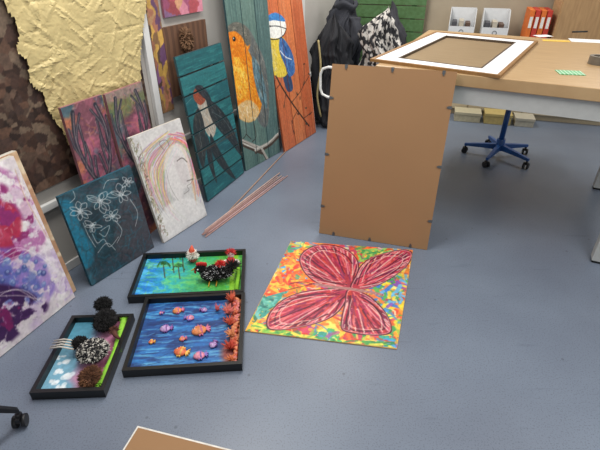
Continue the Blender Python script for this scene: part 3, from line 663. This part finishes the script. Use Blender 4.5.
def dC2(cv,fr):
    W,H=fr.W,fr.H; cv.C[:]=cv.c('74A8C0'); cv.put((cv.X/W-.38+(cv.noise(.08,seed=4)-.5)*.3)*5,'CC90B0'); cv.put((cv.X/W-.68+(cv.noise(.06,seed=6)-.5)*.2)*6,'9C5470',.8)
    cv.put(np.clip((cv.Y/H-.5)*4,0,1)*np.clip((.6-cv.X/W)*4,0,1),'3C8098',.7); r=np.random.RandomState(6)
    for (u,v,rd) in [(64,362,.02),(58,372,.022),(68,376,.024),(54,382,.02),(62,386,.02),(60,358,.014)]:
        x,y=fr.px(u,v)
        for k in range(9): cv.dot(x+r.uniform(-.018,.018),y+r.uniform(-.010,.010),rd*r.uniform(.3,.6),'E4ECF0',.7)
    cv.grain(.08)
eC,fC_,offC=box_frame(frC,'small black box frame with fluffy animal figures and grass strip',D,dC2)
bm=bmesh.new(); pts=[loc(fC_,offC,u,v,.02)+Vector((0,0,.012)) for u,v in [(124,318),(121,330),(116,350),(108,368),(100,384)]]
tube(bm,pts,[.014,.018,.018,.018,.016],8); 
for pp in pts: tuft(bm,pp,(.014,.014,.012),60,.012,.002)
fin(bm,'green_grass_strip',mat('limegrass','8CC83C',.9),eC)
def furry(name,u,v,r,n,ln,mats,w=.003,h=.03,mi=0):
    p=loc(fC_,offC,u,v,h); bm=bmesh.new(); ell(bm,(0,0,h),r,14,0,jit=.12); tuft(bm,(0,0,h),r,n,ln,w,up=False,mi=mi)
    return fin(bm,name,mats,eC,M=T(p))
bf_=mat('blackfelt','141414',.95); br_=mat('brownfur','5A3A28',.95); br2=mat('brownfur2','7A5238',.95)
furry('black_woolly_pompom',105,320,(.044,.056,.036),1700,.013,[bf_,mat('darkgrey','2C2A2C',.95)],h=.05,w=.003,mi=(0,0,1))
furry('black_woolly_pompom',103,304,(.036,.032,.028),700,.012,[bf_],h=.06,w=.003)
furry('brown_pompom',90,377,(.036,.042,.03),1300,.014,[br_,br2],w=.003,mi=(0,0,1))
p=loc(fC_,offC,94,354,.03); bm=bmesh.new(); ell(bm,(0,0,.046),(.062,.060,.038),26,0,jit=.04); tuft(bm,(0,0,.046),(.062,.060,.038),1300,.011,.004,mi=(0,1))
for k in range(170):
    a=random.uniform(0,6.28); b=random.uniform(.1,1.45); d=Vector((math.cos(a)*math.cos(b)*.066,math.sin(a)*math.cos(b)*.064,math.sin(b)*.042))+Vector((0,0,.046))
    s=Vector((random.uniform(-1,1),random.uniform(-1,1),random.uniform(-.4,.4))).normalized()*.007
    tube(bm,[d-s,d+Vector((0,0,.005)),d+s],[.003,.0038,.003],5,mi=random.choice([0,0,1]))
fin(bm,'woolly_body_figure',[mat('knitk','1C1C20',.95),mat('knitw','C4C0B8',.95)],eC,M=T(p))
furry('black_woolly_head',80,343,(.032,.028,.026),600,.009,[bf_],h=.05,w=.003)
p=loc(fC_,offC,76,345,.05); bm=bmesh.new()
for k in range(4): tube(bm,[(0,.022-.016*k,.05),(-.06,.026-.015*k,.062),(-.11,.03-.016*k+random.uniform(-.005,.005),.05)],[.0045,.004,.003],6)
fin(bm,'pale_legs',mat('wirel','C8C2B8',.4),eC,M=T(p))
p=loc(fC_,offC,113,338,.03); bm=bmesh.new(); tube(bm,[(-.0,.03,.045),(.014,.0,.05),(.04,-.025,.05)],[.014,.011,.006],8); tuft(bm,(0,.03,.045),(.016,.016,.016),120,.010)
fin(bm,'brown_tail_figure',mat('brt','5A3428',.9),eC,M=T(p))
# ================================================================ BUTTERFLY
q4=[(291,241),(413,250),(397,349),(245,331)]
frP=rect_from(*q4,.004,.004)
qq=frP.pl(q4); mx0=min(q[0] for q in qq); my0=min(q[1] for q in qq)
frP=Fr(frP.O+frP.ex*mx0+frP.ey*my0+np.array([0,0,.005]),frP.ex,frP.ey,max(q[0] for q in qq)-mx0,max(q[1] for q in qq)-my0)
qq=frP.pl(q4)
def dBut(cv,fr):
    cv.keepf=lambda X,Y: cv.inpoly(qq)>.5
    cv.vor(110,['E8662A','F0A030','CC3A2E','48A058','F0CC48','F0DC68','E07438','38907C','D84A64','EC8C34','3C90C0','88BC48'],seed=6,warp=.09)
    cv.dabs(420,['F4D048','F08038','38985C','CC3434','F4E498','5098D0','E85C2C','78C04C','F0AC30','E04C28','B8488C'],.10,.020,seed=2,a=.65)
    cv.dabs(200,['F8DC58','E86430','288058','F8ECB8','A8448C','4488C8'],.06,.008,seed=42,a=.7)
    r=np.random.RandomState(3)
    cv.dabs(100,['EC6028','F48C34','DC3C28','F8C444'],.09,.016,seed=12,a=.8,mask=cv.inpoly(fr.pl([(283,258),(300,248),(304,270),(322,286),(300,288),(270,300),(262,300)])))
    cv.dabs(90,['4CA054','84C04C','2C8450','F0D850'],.08,.015,seed=14,a=.8,mask=cv.inpoly(fr.pl([(255,322),(300,334),(345,340),(395,342),(396,349),(246,331)])))
    cv.dabs(60,['3C9488','5CB09C','2C7068','78C0B8'],.08,.015,seed=13,a=.8,mask=cv.inpoly(fr.pl([(262,298),(290,290),(280,300),(266,316),(250,325)])))
    cv.dabs(60,['3C78C8','ECD038','8454B0','50A858','E88040','68B0DC'],.05,.020,seed=15,a=.9,mask=cv.inpoly(fr.pl([(366,288),(402,278),(408,284),(404,312),(380,308)])))
    cv.dabs(40,['54A85C','388C4C','98C85C'],.06,.014,seed=16,a=.8,mask=cv.inpoly(fr.pl([(356,250),(390,247),(372,258),(360,262)])))
    UL=[(351,289),(336,288),(320,284),(309,277),(302,268),(300,258),(306,250),(319,245),(336,246),(350,252),(358,263),(357,277)]
    UR=[(351,289),(356,276),(362,265),(374,257),(390,252),(404,250),(412,253),(410,261),(402,270),(388,280),(370,288)]
    LL=[(349,289),(332,289),(310,291),(291,296),(277,305),(268,317),(268,328),(280,330),(299,327),(317,323),(333,316),(344,304)]
    LR=[(348,290),(345,305),(342,318),(342,329),(352,333),(370,335),(388,334),(391,327),(386,314),(376,302),(363,293)]
    c0=np.array((351,289.0))
    for wi,w in enumerate((UL,UR,LL,LR)):
        q=fr.pl(w); m=cv.poly(q,'A82C40',.95)
        bx,by=fr.px(*c0); radial=lambda x,y: math.atan2(y-by,x-bx)
        cv.dabs(300,['C83848','8C1C38','D8606C','6C1838','B82C58','E07878','7C2C5C','C84434'],.08,.010,seed=20+wi,mask=m,a=.75,ang=radial,jit=.14)
        sp_=smoothpts(w,True,4); n=len(sp_)
        for k in range(4,n-4,3):
            e=c0+(sp_[k]-c0)*.97+r.uniform(-1,1,2); mid=(c0+e)/2+r.uniform(-2,2,2)
            cv.stroke(fr.pl([tuple(c0+(e-c0)*r.uniform(.25,.5)),tuple(mid),tuple(e)]),[.006,.008,.005][k%3],['E8C0B4','4C1028','E08C94'][(k//3)%3],.75,mask=m)
        wc=np.mean(np.array(w),0)
        for s,c,wd in ((.78,'4C1028',.009),(.68,'E4BCB0',.005)):
            pp=[tuple(wc+(np.array(z)-wc)*s+r.uniform(-1.4,1.4,2)) for z in w]
            for k in range(0,len(pp)-2,2): cv.stroke(fr.pl(pp[k:k+3]),wd*r.uniform(.6,1.2),c,.8)
        for k in range(3,n-3,2):
            a=c0+(sp_[k]-c0)*.86; b=c0+(sp_[k]-c0)*.94; cv.stroke(fr.pl([tuple(a),tuple(b)]),.006,'F0D0C0',.7)
        cv.stroke(q,.008,'4C1028',.9,closed=True); cv.stroke(fr.pl([tuple(wc+(np.array(z)-wc)*.96+r.uniform(-.5,.5,2)) for z in w]),.004,'E8B4AC',.7,closed=True)
    B=[(314,284),(332,287),(350,289),(368,292),(382,295)]
    cv.stroke(fr.pl(B),.022,'D09890'); cv.stroke(fr.pl(B),.013,'6A1C30'); cv.stroke(fr.pl(B),.004,'E8C8B8')
    cv.stroke(fr.pl([(314,284),(301,282),(290,284)]),.005,'4A1824'); cv.stroke(fr.pl([(314,284),(300,287),(288,290)]),.005,'4A1824')
    cv.grain(.1)
canvas(frP,'butterfly_painting','colourful unframed butterfly painting lying flat on the floor','painting',.0045,mat('bedge','C8A060'),dBut,res=.003,keep='quad',body=lambda bm,fr: prism(bm,[qq[3],qq[2],qq[1],qq[0]],-.0045,0))
# ================================================================ CLIP FRAME (MDF BACK)
fK=fit_lean((319,233),(427,250),(332,62),(457,72),thick=.006,wall=False,tmax=30)
eK=empty('clip_frame',fK.mat(),'large clip frame with brown hardboard back leaning on table','picture frame')
bm=bmesh.new(); box(bm,0,fK.W,0,fK.H,-.003,0)
mdf=mat('hardboard','997450',.8,var=.02,scale=3)
fin(bm,'hardboard_back',mdf,eK)
bm=bmesh.new(); box(bm,0,fK.W,0,fK.H,-.006,-.0031); fin(bm,'glass_sheet',mat('glassedge','8FA8A0',.1),eK)
clipm=mat('steel_clip','707274',.35,metal=.8)
W,H=fK.W,fK.H
cl=[]
for s in (.12,.5,.9): cl.append((W*s,H,0)); 
for s in (.14,.48,.85): cl.append((W*s,0,math.pi))
for s in (.18,.5,.82): cl.append((0,H*s,math.pi/2)); cl.append((W,H*s,-math.pi/2))
for x,y,a in cl:
    bm=bmesh.new(); box(bm,-.008,.008,-.016,.001,.0002,.0022); box(bm,-.004,.004,-.024,-.016,.0002,.005); box(bm,-.008,.008,.001,.0025,-.008,.0022); box(bm,-.003,.003,-.013,-.007,.0022,.005)
    fin(bm,'metal_clip',clipm,eK,M=T((x,y,0))@RZ(a))
# ================================================================ WORKBENCH
TM=T((.440,2.715,0))@RZ(ARM)
eT=empty('work_table',TM,'large wooden workshop table with thick pale metal legs','table')
woodt=mat('table_wood','A88860',.34,kind='noise',scale=5,c2='B69870',stretch=(1,12,1),bump=.01)
LT,DT=1.55,1.42
bm=bmesh.new(); box(bm,0,LT,0,DT,.935,1.0); fin(bm,'table_top',woodt,eT,bevel=.004)
metal=mat('pale_metal','B4B6B4',.4,var=.03)
bm=bmesh.new()
for (x0,x1,y0,y1) in ((.03,LT-.03,.02,.045),(.03,LT-.03,DT-.045,DT-.02),(.03,.055,.0455,DT-.0455),(LT-.055,LT-.03,.0455,DT-.0455)): box(bm,x0,x1,y0,y1,.835,.9345)
fin(bm,'apron',metal,eT)
for x,y in ((.03,.046),(1.375,.046),(.03,1.20),(1.44,1.12)):
    bm=bmesh.new(); box(bm,x+.026,x+.091,y,y+.065,.015,.934); box(bm,x+.03,x+.087,y+.004,y+.061,0,.015,1); fin(bm,'leg',[metal,mat('black_foot','181818',.6)],eT,bevel=.003)
bm=bmesh.new(); tube(bm,[(-.0005,.25,.90),(-.40,.25,.90),(-.44,.25,.885),(-.455,.25,.85),(-.455,.25,.75),(-.44,.25,.715),(-.40,.25,.70),(.03,.25,.70),(.05,.25,.72),(.05,.25,.834)],.009,10)
fin(bm,'side_handle',mat('white_rod','E0E0DE',.35),eT)
frF=rect_from((432,31),(527,41),(515,77),(374,61),1.012,1.012)
frF.O[2]=1.0005
eF=empty('picture_frame',frF.mat(),'wide white picture frame with clear glass lying on the table','picture frame')
W,H=frF.W,frF.H
def ringbox(bm,W,H,o,i,z0,z1):
    box(bm,o,W-o,o,i,z0,z1); box(bm,o,W-o,H-i,H-o,z0,z1); box(bm,o,i,i+.0001,H-i-.0001,z0,z1); box(bm,W-i,W-o,i+.0001,H-i-.0001,z0,z1)
bm=bmesh.new(); ringbox(bm,W,H,0,.020,0,.016); fin(bm,'frame_moulding',mat('fr_wood','8A6438',.5),eF)
bm=bmesh.new(); ringbox(bm,W,H,.0201,.125,0,.012); fin(bm,'white_mount',mat('mount','E4E4E6',.6,var=.02),eF)
bm=bmesh.new(); ringbox(bm,W,H,.1251,.134,0,.014); fin(bm,'inner_slip',mat('slip','4A3A2A',.5),eF)
bm=bmesh.new(); vs=[bm.verts.new(p) for p in ((.1341,.1341,.006),(W-.1341,.1341,.006),(W-.1341,H-.1341,.006),(.1341,H-.1341,.006))]; bm.faces.new(vs); fin(bm,'glass_pane',glass_sheet_mat(),eF)
def flat(name,u0,v0,wd,dp,ht,ang,m,label,cat):
    p=G(u0,v0,1.0); bm=bmesh.new(); box(bm,-wd/2,wd/2,-dp/2,dp/2,0,ht); o=fin(bm,name,m,M=T((p[0],p[1],1.0005))@RZ(ang)); return tag(o,label,cat)
def gridmat():
    m=bpy.data.materials.new('green_grid'); m.use_nodes=True; nt=m.node_tree; b=nt.nodes['Principled BSDF']
    tc=nt.nodes.new('ShaderNodeTexCoord'); ck=nt.nodes.new('ShaderNodeTexBrick'); ck.offset=0; ck.inputs['Scale'].default_value=1; ck.inputs['Brick Width'].default_value=.02; ck.inputs['Row Height'].default_value=.02; ck.inputs['Mortar Size'].default_value=.002
    ck.inputs['Color1'].default_value=(*lin('2CA058'),1); ck.inputs['Color2'].default_value=(*lin('2C9050'),1); ck.inputs['Mortar'].default_value=(*lin('D0E4D0'),1)
    nt.links.new(tc.outputs['Object'],ck.inputs['Vector']); nt.links.new(ck.outputs['Color'],b.inputs['Base Color']); return m
flat('green_ruler_card',570,73,.13,.10,.003,-.2,gridmat(),'green and white measuring card on the table','ruler')
wp=mat('paper','E8E8E8',.7,var=.02)
flat('paper_sheet',588,41,.24,.14,.001,-.3,wp,'white paper sheet on the table','paper')
flat('paper_sheet',543,36,.12,.08,.001,.2,wp,'small white paper slip on the table','paper')
flat('paper_note',556,41,.18,.06,.002,-.25,mat('yelpaper','E0B84C',.7),'yellow paper strip on the table','paper')
p=G(572,33,1.0); bm=bmesh.new(); tube(bm,[(0,0,.008),(.13,.02,.008)],.006,8); o=fin(bm,'marker_pen',mat('blkpen','202020',.4),M=T((p[0],p[1],1.0))); tag(o,'black marker pen lying on the table','pen')
p=G(597,64,1.0); bm=bmesh.new()
rg=[]
for k in range(24):
    a=k*math.pi/12; rg.append([bm.verts.new((r*math.cos(a),r*math.sin(a),z)) for r,z in ((.05,0),(.05,.045),(.03,.045),(.03,0))])
for k in range(24):
    for j in range(4): bm.faces.new((rg[k][j],rg[(k+1)%24][j],rg[(k+1)%24][(j+1)%4],rg[k][(j+1)%4]))
o=fin(bm,'tape_roll',mat('tape','6A6258',.4),M=T((p[0],p[1],1.001))); tag(o,'grey-brown roll of adhesive tape on the table','tape roll')
# ================================================================ SWIVEL CHAIRS
def swivel(x,y,rot,r,c,label,cat,seatz,seatc,name,hub=0):
    e=empty(name,T((x,y,0))@RZ(rot),label,cat)
    m=mat('base'+c,c,.35); blk=mat('caster_black','15161A',.45); bm=bmesh.new()
    for k in range(5):
        a=k*2*math.pi/5; d=Vector((math.cos(a),math.sin(a),0)); n=Vector((-d.y,d.x,0))
        prev=None
        for (s,w,z0,z1) in ((.02,.022,.075+hub,.125+hub),(r*.5,.018,.075+hub*.6,.11+hub*.6),(r,.012,.068,.09)):
            q=[bm.verts.new(d*s+n*w*sg+Vector((0,0,z))) for sg,z in ((-1,z0),(1,z0),(.8,z1),(-.8,z1))]
            if prev:
                for i in range(4): bm.faces.new((prev[i],prev[(i+1)%4],q[(i+1)%4],q[i]))
            prev=q
        bm.faces.new(prev)
    tube(bm,[(0,0,.07+hub),(0,0,.17+hub)],[.04,.034],16)
    fin(bm,'star_base',m,e,bevel=.002)
    bm=bmesh.new(); tube(bm,[(0,0,.171+hub),(0,0,seatz-.05)],.022,14); fin(bm,'column',m,e)
    for k in range(5):
        a=k*2*math.pi/5; bm=bmesh.new()
        for s in (-.016,.016):
            tube(bm,[(0,s-.007,.0255),(0,s+.007,.0255)],.025,16)
        tube(bm,[(0,0,.03),(0,0,.067)],.008,8); box(bm,-.02,.02,-.008,.008,.04,.055)
        fin(bm,'caster',blk,e,M=T(((r-.012)*math.cos(a),(r-.012)*math.sin(a),0))@RZ(a+1.0+k))
    bm=bmesh.new()
    prof=[(.02,-.05),(.15,-.045),(.19,-.02),(.195,0),(.18,.015),(.1,.02),(.001,.018)]
    N=28
    R=[[bm.verts.new((pr*math.cos(2*math.pi*k/N),pr*math.sin(2*math.pi*k/N),seatz+pz)) for k in range(N)] for pr,pz in prof]
    for i in range(len(R)-1):
        for k in range(N): bm.faces.new((R[i][k],R[i][(k+1)%N],R[i+1][(k+1)%N],R[i+1][k]))
    bm.faces.new(R[0]); bm.faces.new(R[-1])
    fin(bm,'seat',mat('seat'+seatc,seatc,.7),e,smooth=True)
p=G(497,157); swivel(p[0],p[1],.25,.29,'1E4E8E','blue metal swivel stool on casters beneath the table','stool',.55,'20242C','swivel_stool')
swivel(-1.275,.875,math.radians(48),.29,'17181C','black swivel stool with casters beside abstract canvas','stool',.5,'17181C','swivel_stool',hub=.26)
# ================================================================ STICKS
stickc=['C09890','B08880','C8AC9C','A88078','C4A0A0','A48078','B8948C','C8A89C']
A0=G(206,234,.005); B0=G(284,175,.005); dA_=nrm(B0-A0); nA=np.array([-dA_[1],dA_[0],0]); LL_=np.linalg.norm(B0-A0)
for i in range(8):
    row=i//4; k=i%4; z=.005+.0095*row
    o0=(k-1.5)*.0125+row*.006; o1=(k-1.5)*.022+row*.008
    st=-.03+.05*((i*37)%5)/4; en=LL_-.14*((i*53)%7)/6
    A=A0+dA_*st+nA*o0; B=A0+dA_*en+nA*(o0+(o1-o0)*en/LL_); A[2]=B[2]=z
    bm=bmesh.new(); tube(bm,[A-A,(B-A)*.5,B-A],[.004,.0045,.0038],8); o=fin(bm,'wooden_stick',mat('stick%d'%i,stickc[i],.7),M=T(A)); tag(o,'thin pale pinkish wooden stick lying in bundle on floor','stick',group='bundle of sticks on the floor')
A=G(230,210,.006);B=G(286,151,.006); bm=bmesh.new(); tube(bm,[A-A,B-A],.0045,8); o=fin(bm,'wooden_stick',mat('stick9','A88874',.7),M=T(A)); tag(o,'single long pinkish stick lying apart beside the bundle','stick',group='bundle of sticks on the floor')
# ================================================================ CARDBOARD BOTTOM
t0=G(138,427); t1=G(240,453)
ex=nrm(t1-t0); ey=np.array([-ex[1],ex[0],0]); Wd,Hd=.6,.42
fH=Fr(t0-ey*Hd,ex,ey,Wd,Hd)
eH=empty('backing_board',fH.mat(),'brown hardboard sheet with white edge lying on floor','board')
bm=bmesh.new(); box(bm,0,Wd,0,Hd,0,.008); fin(bm,'white_edge_panel',mat('whedge','D8D4CC',.5),eH)
bm=bmesh.new(); box(bm,.008,Wd-.008,.008,Hd-.008,.0081,.011); fin(bm,'hardboard_sheet',mdf,eH)
# ================================================================ JACKETS
def garment(name,cx,cy,zb,zt,rx,ry,ang,seed,mt,label,cat,flare=.15,sleeves=(),lining=None,amp=1,collar=False):
    N,K=190,100; bm=bmesh.new(); rings=[]; r=random.Random(seed); ph=[r.uniform(0,6.28) for _ in range(8)]
    def wr(a,z):
        ca,sa=math.cos(a),math.sin(a)
        big=mnoise.noise(Vector((ca*1.8,sa*1.8,z*2.6+seed*7)))*.6
        fd=mnoise.noise(Vector((ca*4.2,sa*4.2,z*1.4+seed*3)))
        folds=(1-min(1,abs(fd)*3.0))*.24
        dg=mnoise.noise(Vector((ca*2.6+z*4,sa*2.6-z*3,z*5+seed)))
        fine=(1-min(1,abs(dg)*4))*.13
        return 1+amp*(big+folds+fine)
    for j in range(K+1):
        t=j/K; z=zb+(zt-zb)*t
        sh=1 if t<.7 else max(.02,max(0.0,1-((t-.7)/.3)**2.0)**.8)
        s=(1+flare*(1-t))*sh
        ring=[]
        for k in range(N):
            a=2*math.pi*k/N; f=wr(a,z)
            zz=z+(.10*mnoise.noise(Vector((math.cos(a)*2,math.sin(a)*2,seed)))*(1-t) if t<1 else 0)+(.10*math.cos(a+ph[0])*t*t)+(.06*mnoise.noise(Vector((math.cos(a)*3,math.sin(a)*3,seed+9)))*t)
            ring.append(bm.verts.new((rx*s*f*math.cos(a)+.08*mnoise.noise(Vector((z*4,seed,0))),ry*s*f*math.sin(a),max(.012,zz))))
        rings.append(ring)
    for j in range(K):
        for k in range(N): 
            f=bm.faces.new((rings[j][k],rings[j][(k+1)%N],rings[j+1][(k+1)%N],rings[j+1][k])); f.smooth=True
    bm.faces.new(rings[-1]); bm.faces.new(rings[0][::-1])
    e=empty(name,T((cx,cy,0))@RZ(ang),label,cat)
    fin(bm,'garment_body',mt,e)
    for sl in sleeves:
        bm=bmesh.new(); P=smoothpts(sl,False,10); n=18; prev=None
        for i,p in enumerate(P):
            p=Vector(p); rad=.052*(1-.25*i/len(P)); q=[]
            for k in range(n):
                a=2*math.pi*k/n; rr2=rad*(1+.45*mnoise.noise(Vector((math.cos(a)*2,math.sin(a)*2,i*.3+seed)))+.12*abs(math.sin(i*.45+ph[1]+a*.8)))
                q.append(bm.verts.new(p+Vector((rr2*math.cos(a),rr2*.7*math.sin(a),0))))
            if prev:
                for k in range(n): f=bm.faces.new((prev[k],prev[(k+1)%n],q[(k+1)%n],q[k])); f.smooth=True
            else: bm.faces.new(q[::-1])
            prev=q
        bm.faces.new(prev); fin(bm,'sleeve',mt,e)
    if lining:
        bm=bmesh.new(); P=[Vector(q) for q in smoothpts(lining,False,6)]; tube(bm,P,.010,6); fin(bm,'lining_edge',mat('liningm','A8986A',.7),e)
    if collar:
        bm=bmesh.new(); n=24; R=[]
        for (rd,z) in ((.06,zt-.06),(.085,zt-.02),(.075,zt+.01),(.055,zt-.015)):
            R.append([bm.verts.new((rd*1.5*math.cos(a:=2*math.pi*k/n),rd*math.sin(a),z+.02*math.sin(3*a))) for k in range(n)])
        for i in range(3):
            for k in range(n): f=bm.faces.new((R[i][k],R[i][(k+1)%n],R[i+1][(k+1)%n],R[i+1][k])); f.smooth=True
        fin(bm,'collar',mt,e)
    return e
dk=mat('dark_cloth','202126',.85,bump=.1,scale=50); nv=mat('navy_cloth','2E3038',.85,bump=.1,scale=50); gy=mat('grey_cloth','36363C',.85,bump=.1,scale=50)
pat=mat('patterned_cloth','26262A',.9,kind='noise',scale=17,c2='C8C4BE',stretch=(1.6,1.6,1.1),band=(.47,.53))
garment('black_jacket',.31,4.58,.03,.95,.15,.11,-.3,3,dk,'black jacket draped long over a chair','jacket',flare=.15,sleeves=[[(-.10,-.06,.82),(-.13,-.10,.6),(-.10,-.11,.3)]],lining=[(-.10,-.15,.84),(-.06,-.19,.60),(-.09,-.185,.34),(-.05,-.17,.12)])
garment('navy_jacket',.46,5.00,.25,1.10,.17,.11,-.4,5,nv,'dark jacket hanging loosely bunched beside black jacket','jacket',flare=0,sleeves=[[(.12,-.06,.98),(.15,-.12,.8),(.08,-.13,.55)]],collar=True)
garment('grey_jacket',.92,5.06,.05,1.02,.15,.10,-.4,15,gy,'dark grey jacket bunched behind the patterned cloth','jacket',flare=.1,amp=.9)
garment('patterned_shawl',.79,4.50,.5,1.02,.15,.10,-.4,8,pat,'black and white patterned cloth draped on chair','shawl',flare=.1,amp=1.1)
GFr=Fr(BF.O+BF.ex*.02+BF.ez*.12,BF.ex,[0,0,1],1.0,1.3)
bm=bmesh.new()
for k in range(10): box(bm,0,.9,.13*k+.002,.13*k+.122,0,.02)
for x in (.1,.75): box(bm,x,x+.05,0,1.3,-.02,-.0001)
o=fin(bm,'green_slatted_panel',mat('greenslat','456538',.6,c2='52764A'),M=GFr.mat()); tag(o,'green painted slatted wooden panel standing at the wall','wooden panel')
# ================================================================ BACK CABINETS
CFr=T((1.30,5.0,0))@RZ(math.radians(-16))
eCab=empty('low_cabinet',CFr,'low beige cabinet standing along the back wall','cabinet')
bei=mat('beige_lam','B8A98C',.5,var=.04)
bm=bmesh.new(); box(bm,0,2.2,0,.38,.06,.74); box(bm,.02,2.18,.03,.36,0,.06); fin(bm,'cabinet_body',bei,eCab)
for k in range(4):
    bm=bmesh.new(); box(bm,.006+k*.55,.544+k*.55,-.018,-.0005,.07,.73); d=fin(bm,'door',mat('beige_door','C4B596',.45,var=.03),eCab,bevel=.002)
    bm=bmesh.new(); box(bm,.46+k*.55,.475+k*.55,-.035,-.0185,.5,.62); h=fin(bm,'handle',metal,d)
def holder(x,c,label):
    M=CFr@T((x,.03,.7405)); e=empty('magazine_file',M,label,'magazine file',group='open holders on the low cabinet'); m=mat('mf'+c,c,.4,var=.03)
    bm=bmesh.new(); w,dp,h=.25,.25,.30
    box(bm,0,w,0,dp,0,.004); box(bm,0,w,0,.004,.004,h*.5); box(bm,0,w,dp-.004,dp,.004,h); 
    for xx in (0,w-.004):
        v=[bm.verts.new((x_,y,z)) for x_ in (xx,xx+.004) for (y,z) in ((.004,.004),(dp-.004,.004),(dp-.004,h),(dp*.5,h),(.004,h*.5))]
        bm.faces.new(v[:5]); bm.faces.new(v[5:][::-1])
        for i in range(5): bm.faces.new((v[i],v[i+5],v[(i+1)%5+5],v[(i+1)%5]))
    fin(bm,'file_body',m,e)
    bm=bmesh.new(); tube(bm,[(w/2+.02*math.cos(a*math.pi/6),-.002,.10+.02*math.sin(a*math.pi/6)) for a in range(13)],.003,6); fin(bm,'finger_ring',mat('mfr','606468',.4),e)
    return M
for x in (.22,.54):
    M=holder(x,'D8DADC','white open plastic holder filled with small items on low cabinet')
    for k,(c,h) in enumerate([('4A4A50',.19),('B8B0A0',.2),('5A4438',.18)]):
        bm=bmesh.new(); box(bm,.03+k*.065,.075+k*.065,.03,.2,.0045,h); o=fin(bm,'booklet',mat('bk'+c,c,.6),M=M,bevel=.002); tag(o,'thin muted booklet standing in white holder','booklet',group='booklets in the white holders')
def binder(x,c,w=.045):
    M=CFr@T((x,.03,.7405)); bm=bmesh.new(); box(bm,0,w,0,.28,0,.32); o=empty('ring_binder',M,{'C03A2C':'red','D8702C':'orange','E8E4DC':'white'}[c]+' ring binder standing on the low cabinet','binder','binders on the low cabinet')
    fin(bm,'binder_cover',mat('bind'+c,c,.5),o,bevel=.003)
    bm=bmesh.new(); box(bm,w*.2,w*.8,-.0015,-.0002,.16,.26); fin(bm,'spine_label',mat('spl','E8E6E0',.6),o)
for i,c in enumerate(['D8702C','C03A2C','D8702C','C03A2C']): binder(.95+.052*i,c)
eS=empty('tall_cabinet',CFr@T((1.20,.02,.7405)),'pale wooden shelf unit standing on the low cabinet','cabinet')
bm=bmesh.new(); box(bm,0,.9,0,.35,0,.7); fin(bm,'cabinet_body',mat('palew','B89468',.5,c2='C4A278',scale=6,stretch=(1,1,8)),eS)
for k in range(2):
    bm=bmesh.new(); box(bm,.01+k*.44,.44+k*.44,-.018,-.0005,.01,.69); fin(bm,'door',mat('palewd','A8845C',.5,c2='B89468',scale=6,stretch=(8,1,1)),eS)
def cbox(x,w,h,c,label):
    M=CFr@T((x,-.24,0)); e=empty('storage_box',M,label,'box'); bm=bmesh.new(); box(bm,0,w,0,.18,.0,h-.03); fin(bm,'box_body',mat('sb'+c,c,.6),e,bevel=.004)
    bm=bmesh.new(); box(bm,-.005,w+.005,-.005,.185,h-.0295,h); fin(bm,'lid',mat('sbl'+c,c,.5,var=.03),e,bevel=.003)
cbox(.42,.26,.10,'B8B094','cream cardboard storage box on floor by the cabinet'); cbox(.72,.26,.11,'B8A468','pale yellow storage box on floor by the cabinet'); cbox(1.02,.18,.09,'B4AE9C','cream cardboard storage box on floor by the cabinet')
# ================================================================ LIGHTS / WORLD / CAMERA
w=bpy.data.worlds.new('World'); sc.world=w; w.use_nodes=True
w.node_tree.nodes['Background'].inputs[0].default_value=(.96,.98,1,1); w.node_tree.nodes['Background'].inputs[1].default_value=.47
for (x,y,e) in ((-.6,2.0,44),(1.5,1.2,38),(.6,4.2,44),(3.0,4.4,28)):
    l=bpy.data.lights.new('ceiling_light','AREA'); l.shape='RECTANGLE'; l.size=.5; l.size_y=1.6; l.energy=e; l.color=(1,.97,.92)
    o=bpy.data.objects.new('ceiling_light',l); COL.objects.link(o); o.location=(x,y,2.65); o.rotation_euler=(0,0,math.radians(-26))
c=bpy.data.cameras.new('Camera'); co=bpy.data.objects.new('Camera',c); COL.objects.link(co); sc.camera=co
c.sensor_width=36; c.lens=F/600*36; c.clip_start=.05; co.location=(0,0,CH); co.rotation_euler=(math.pi/2-PITCH,0,0)
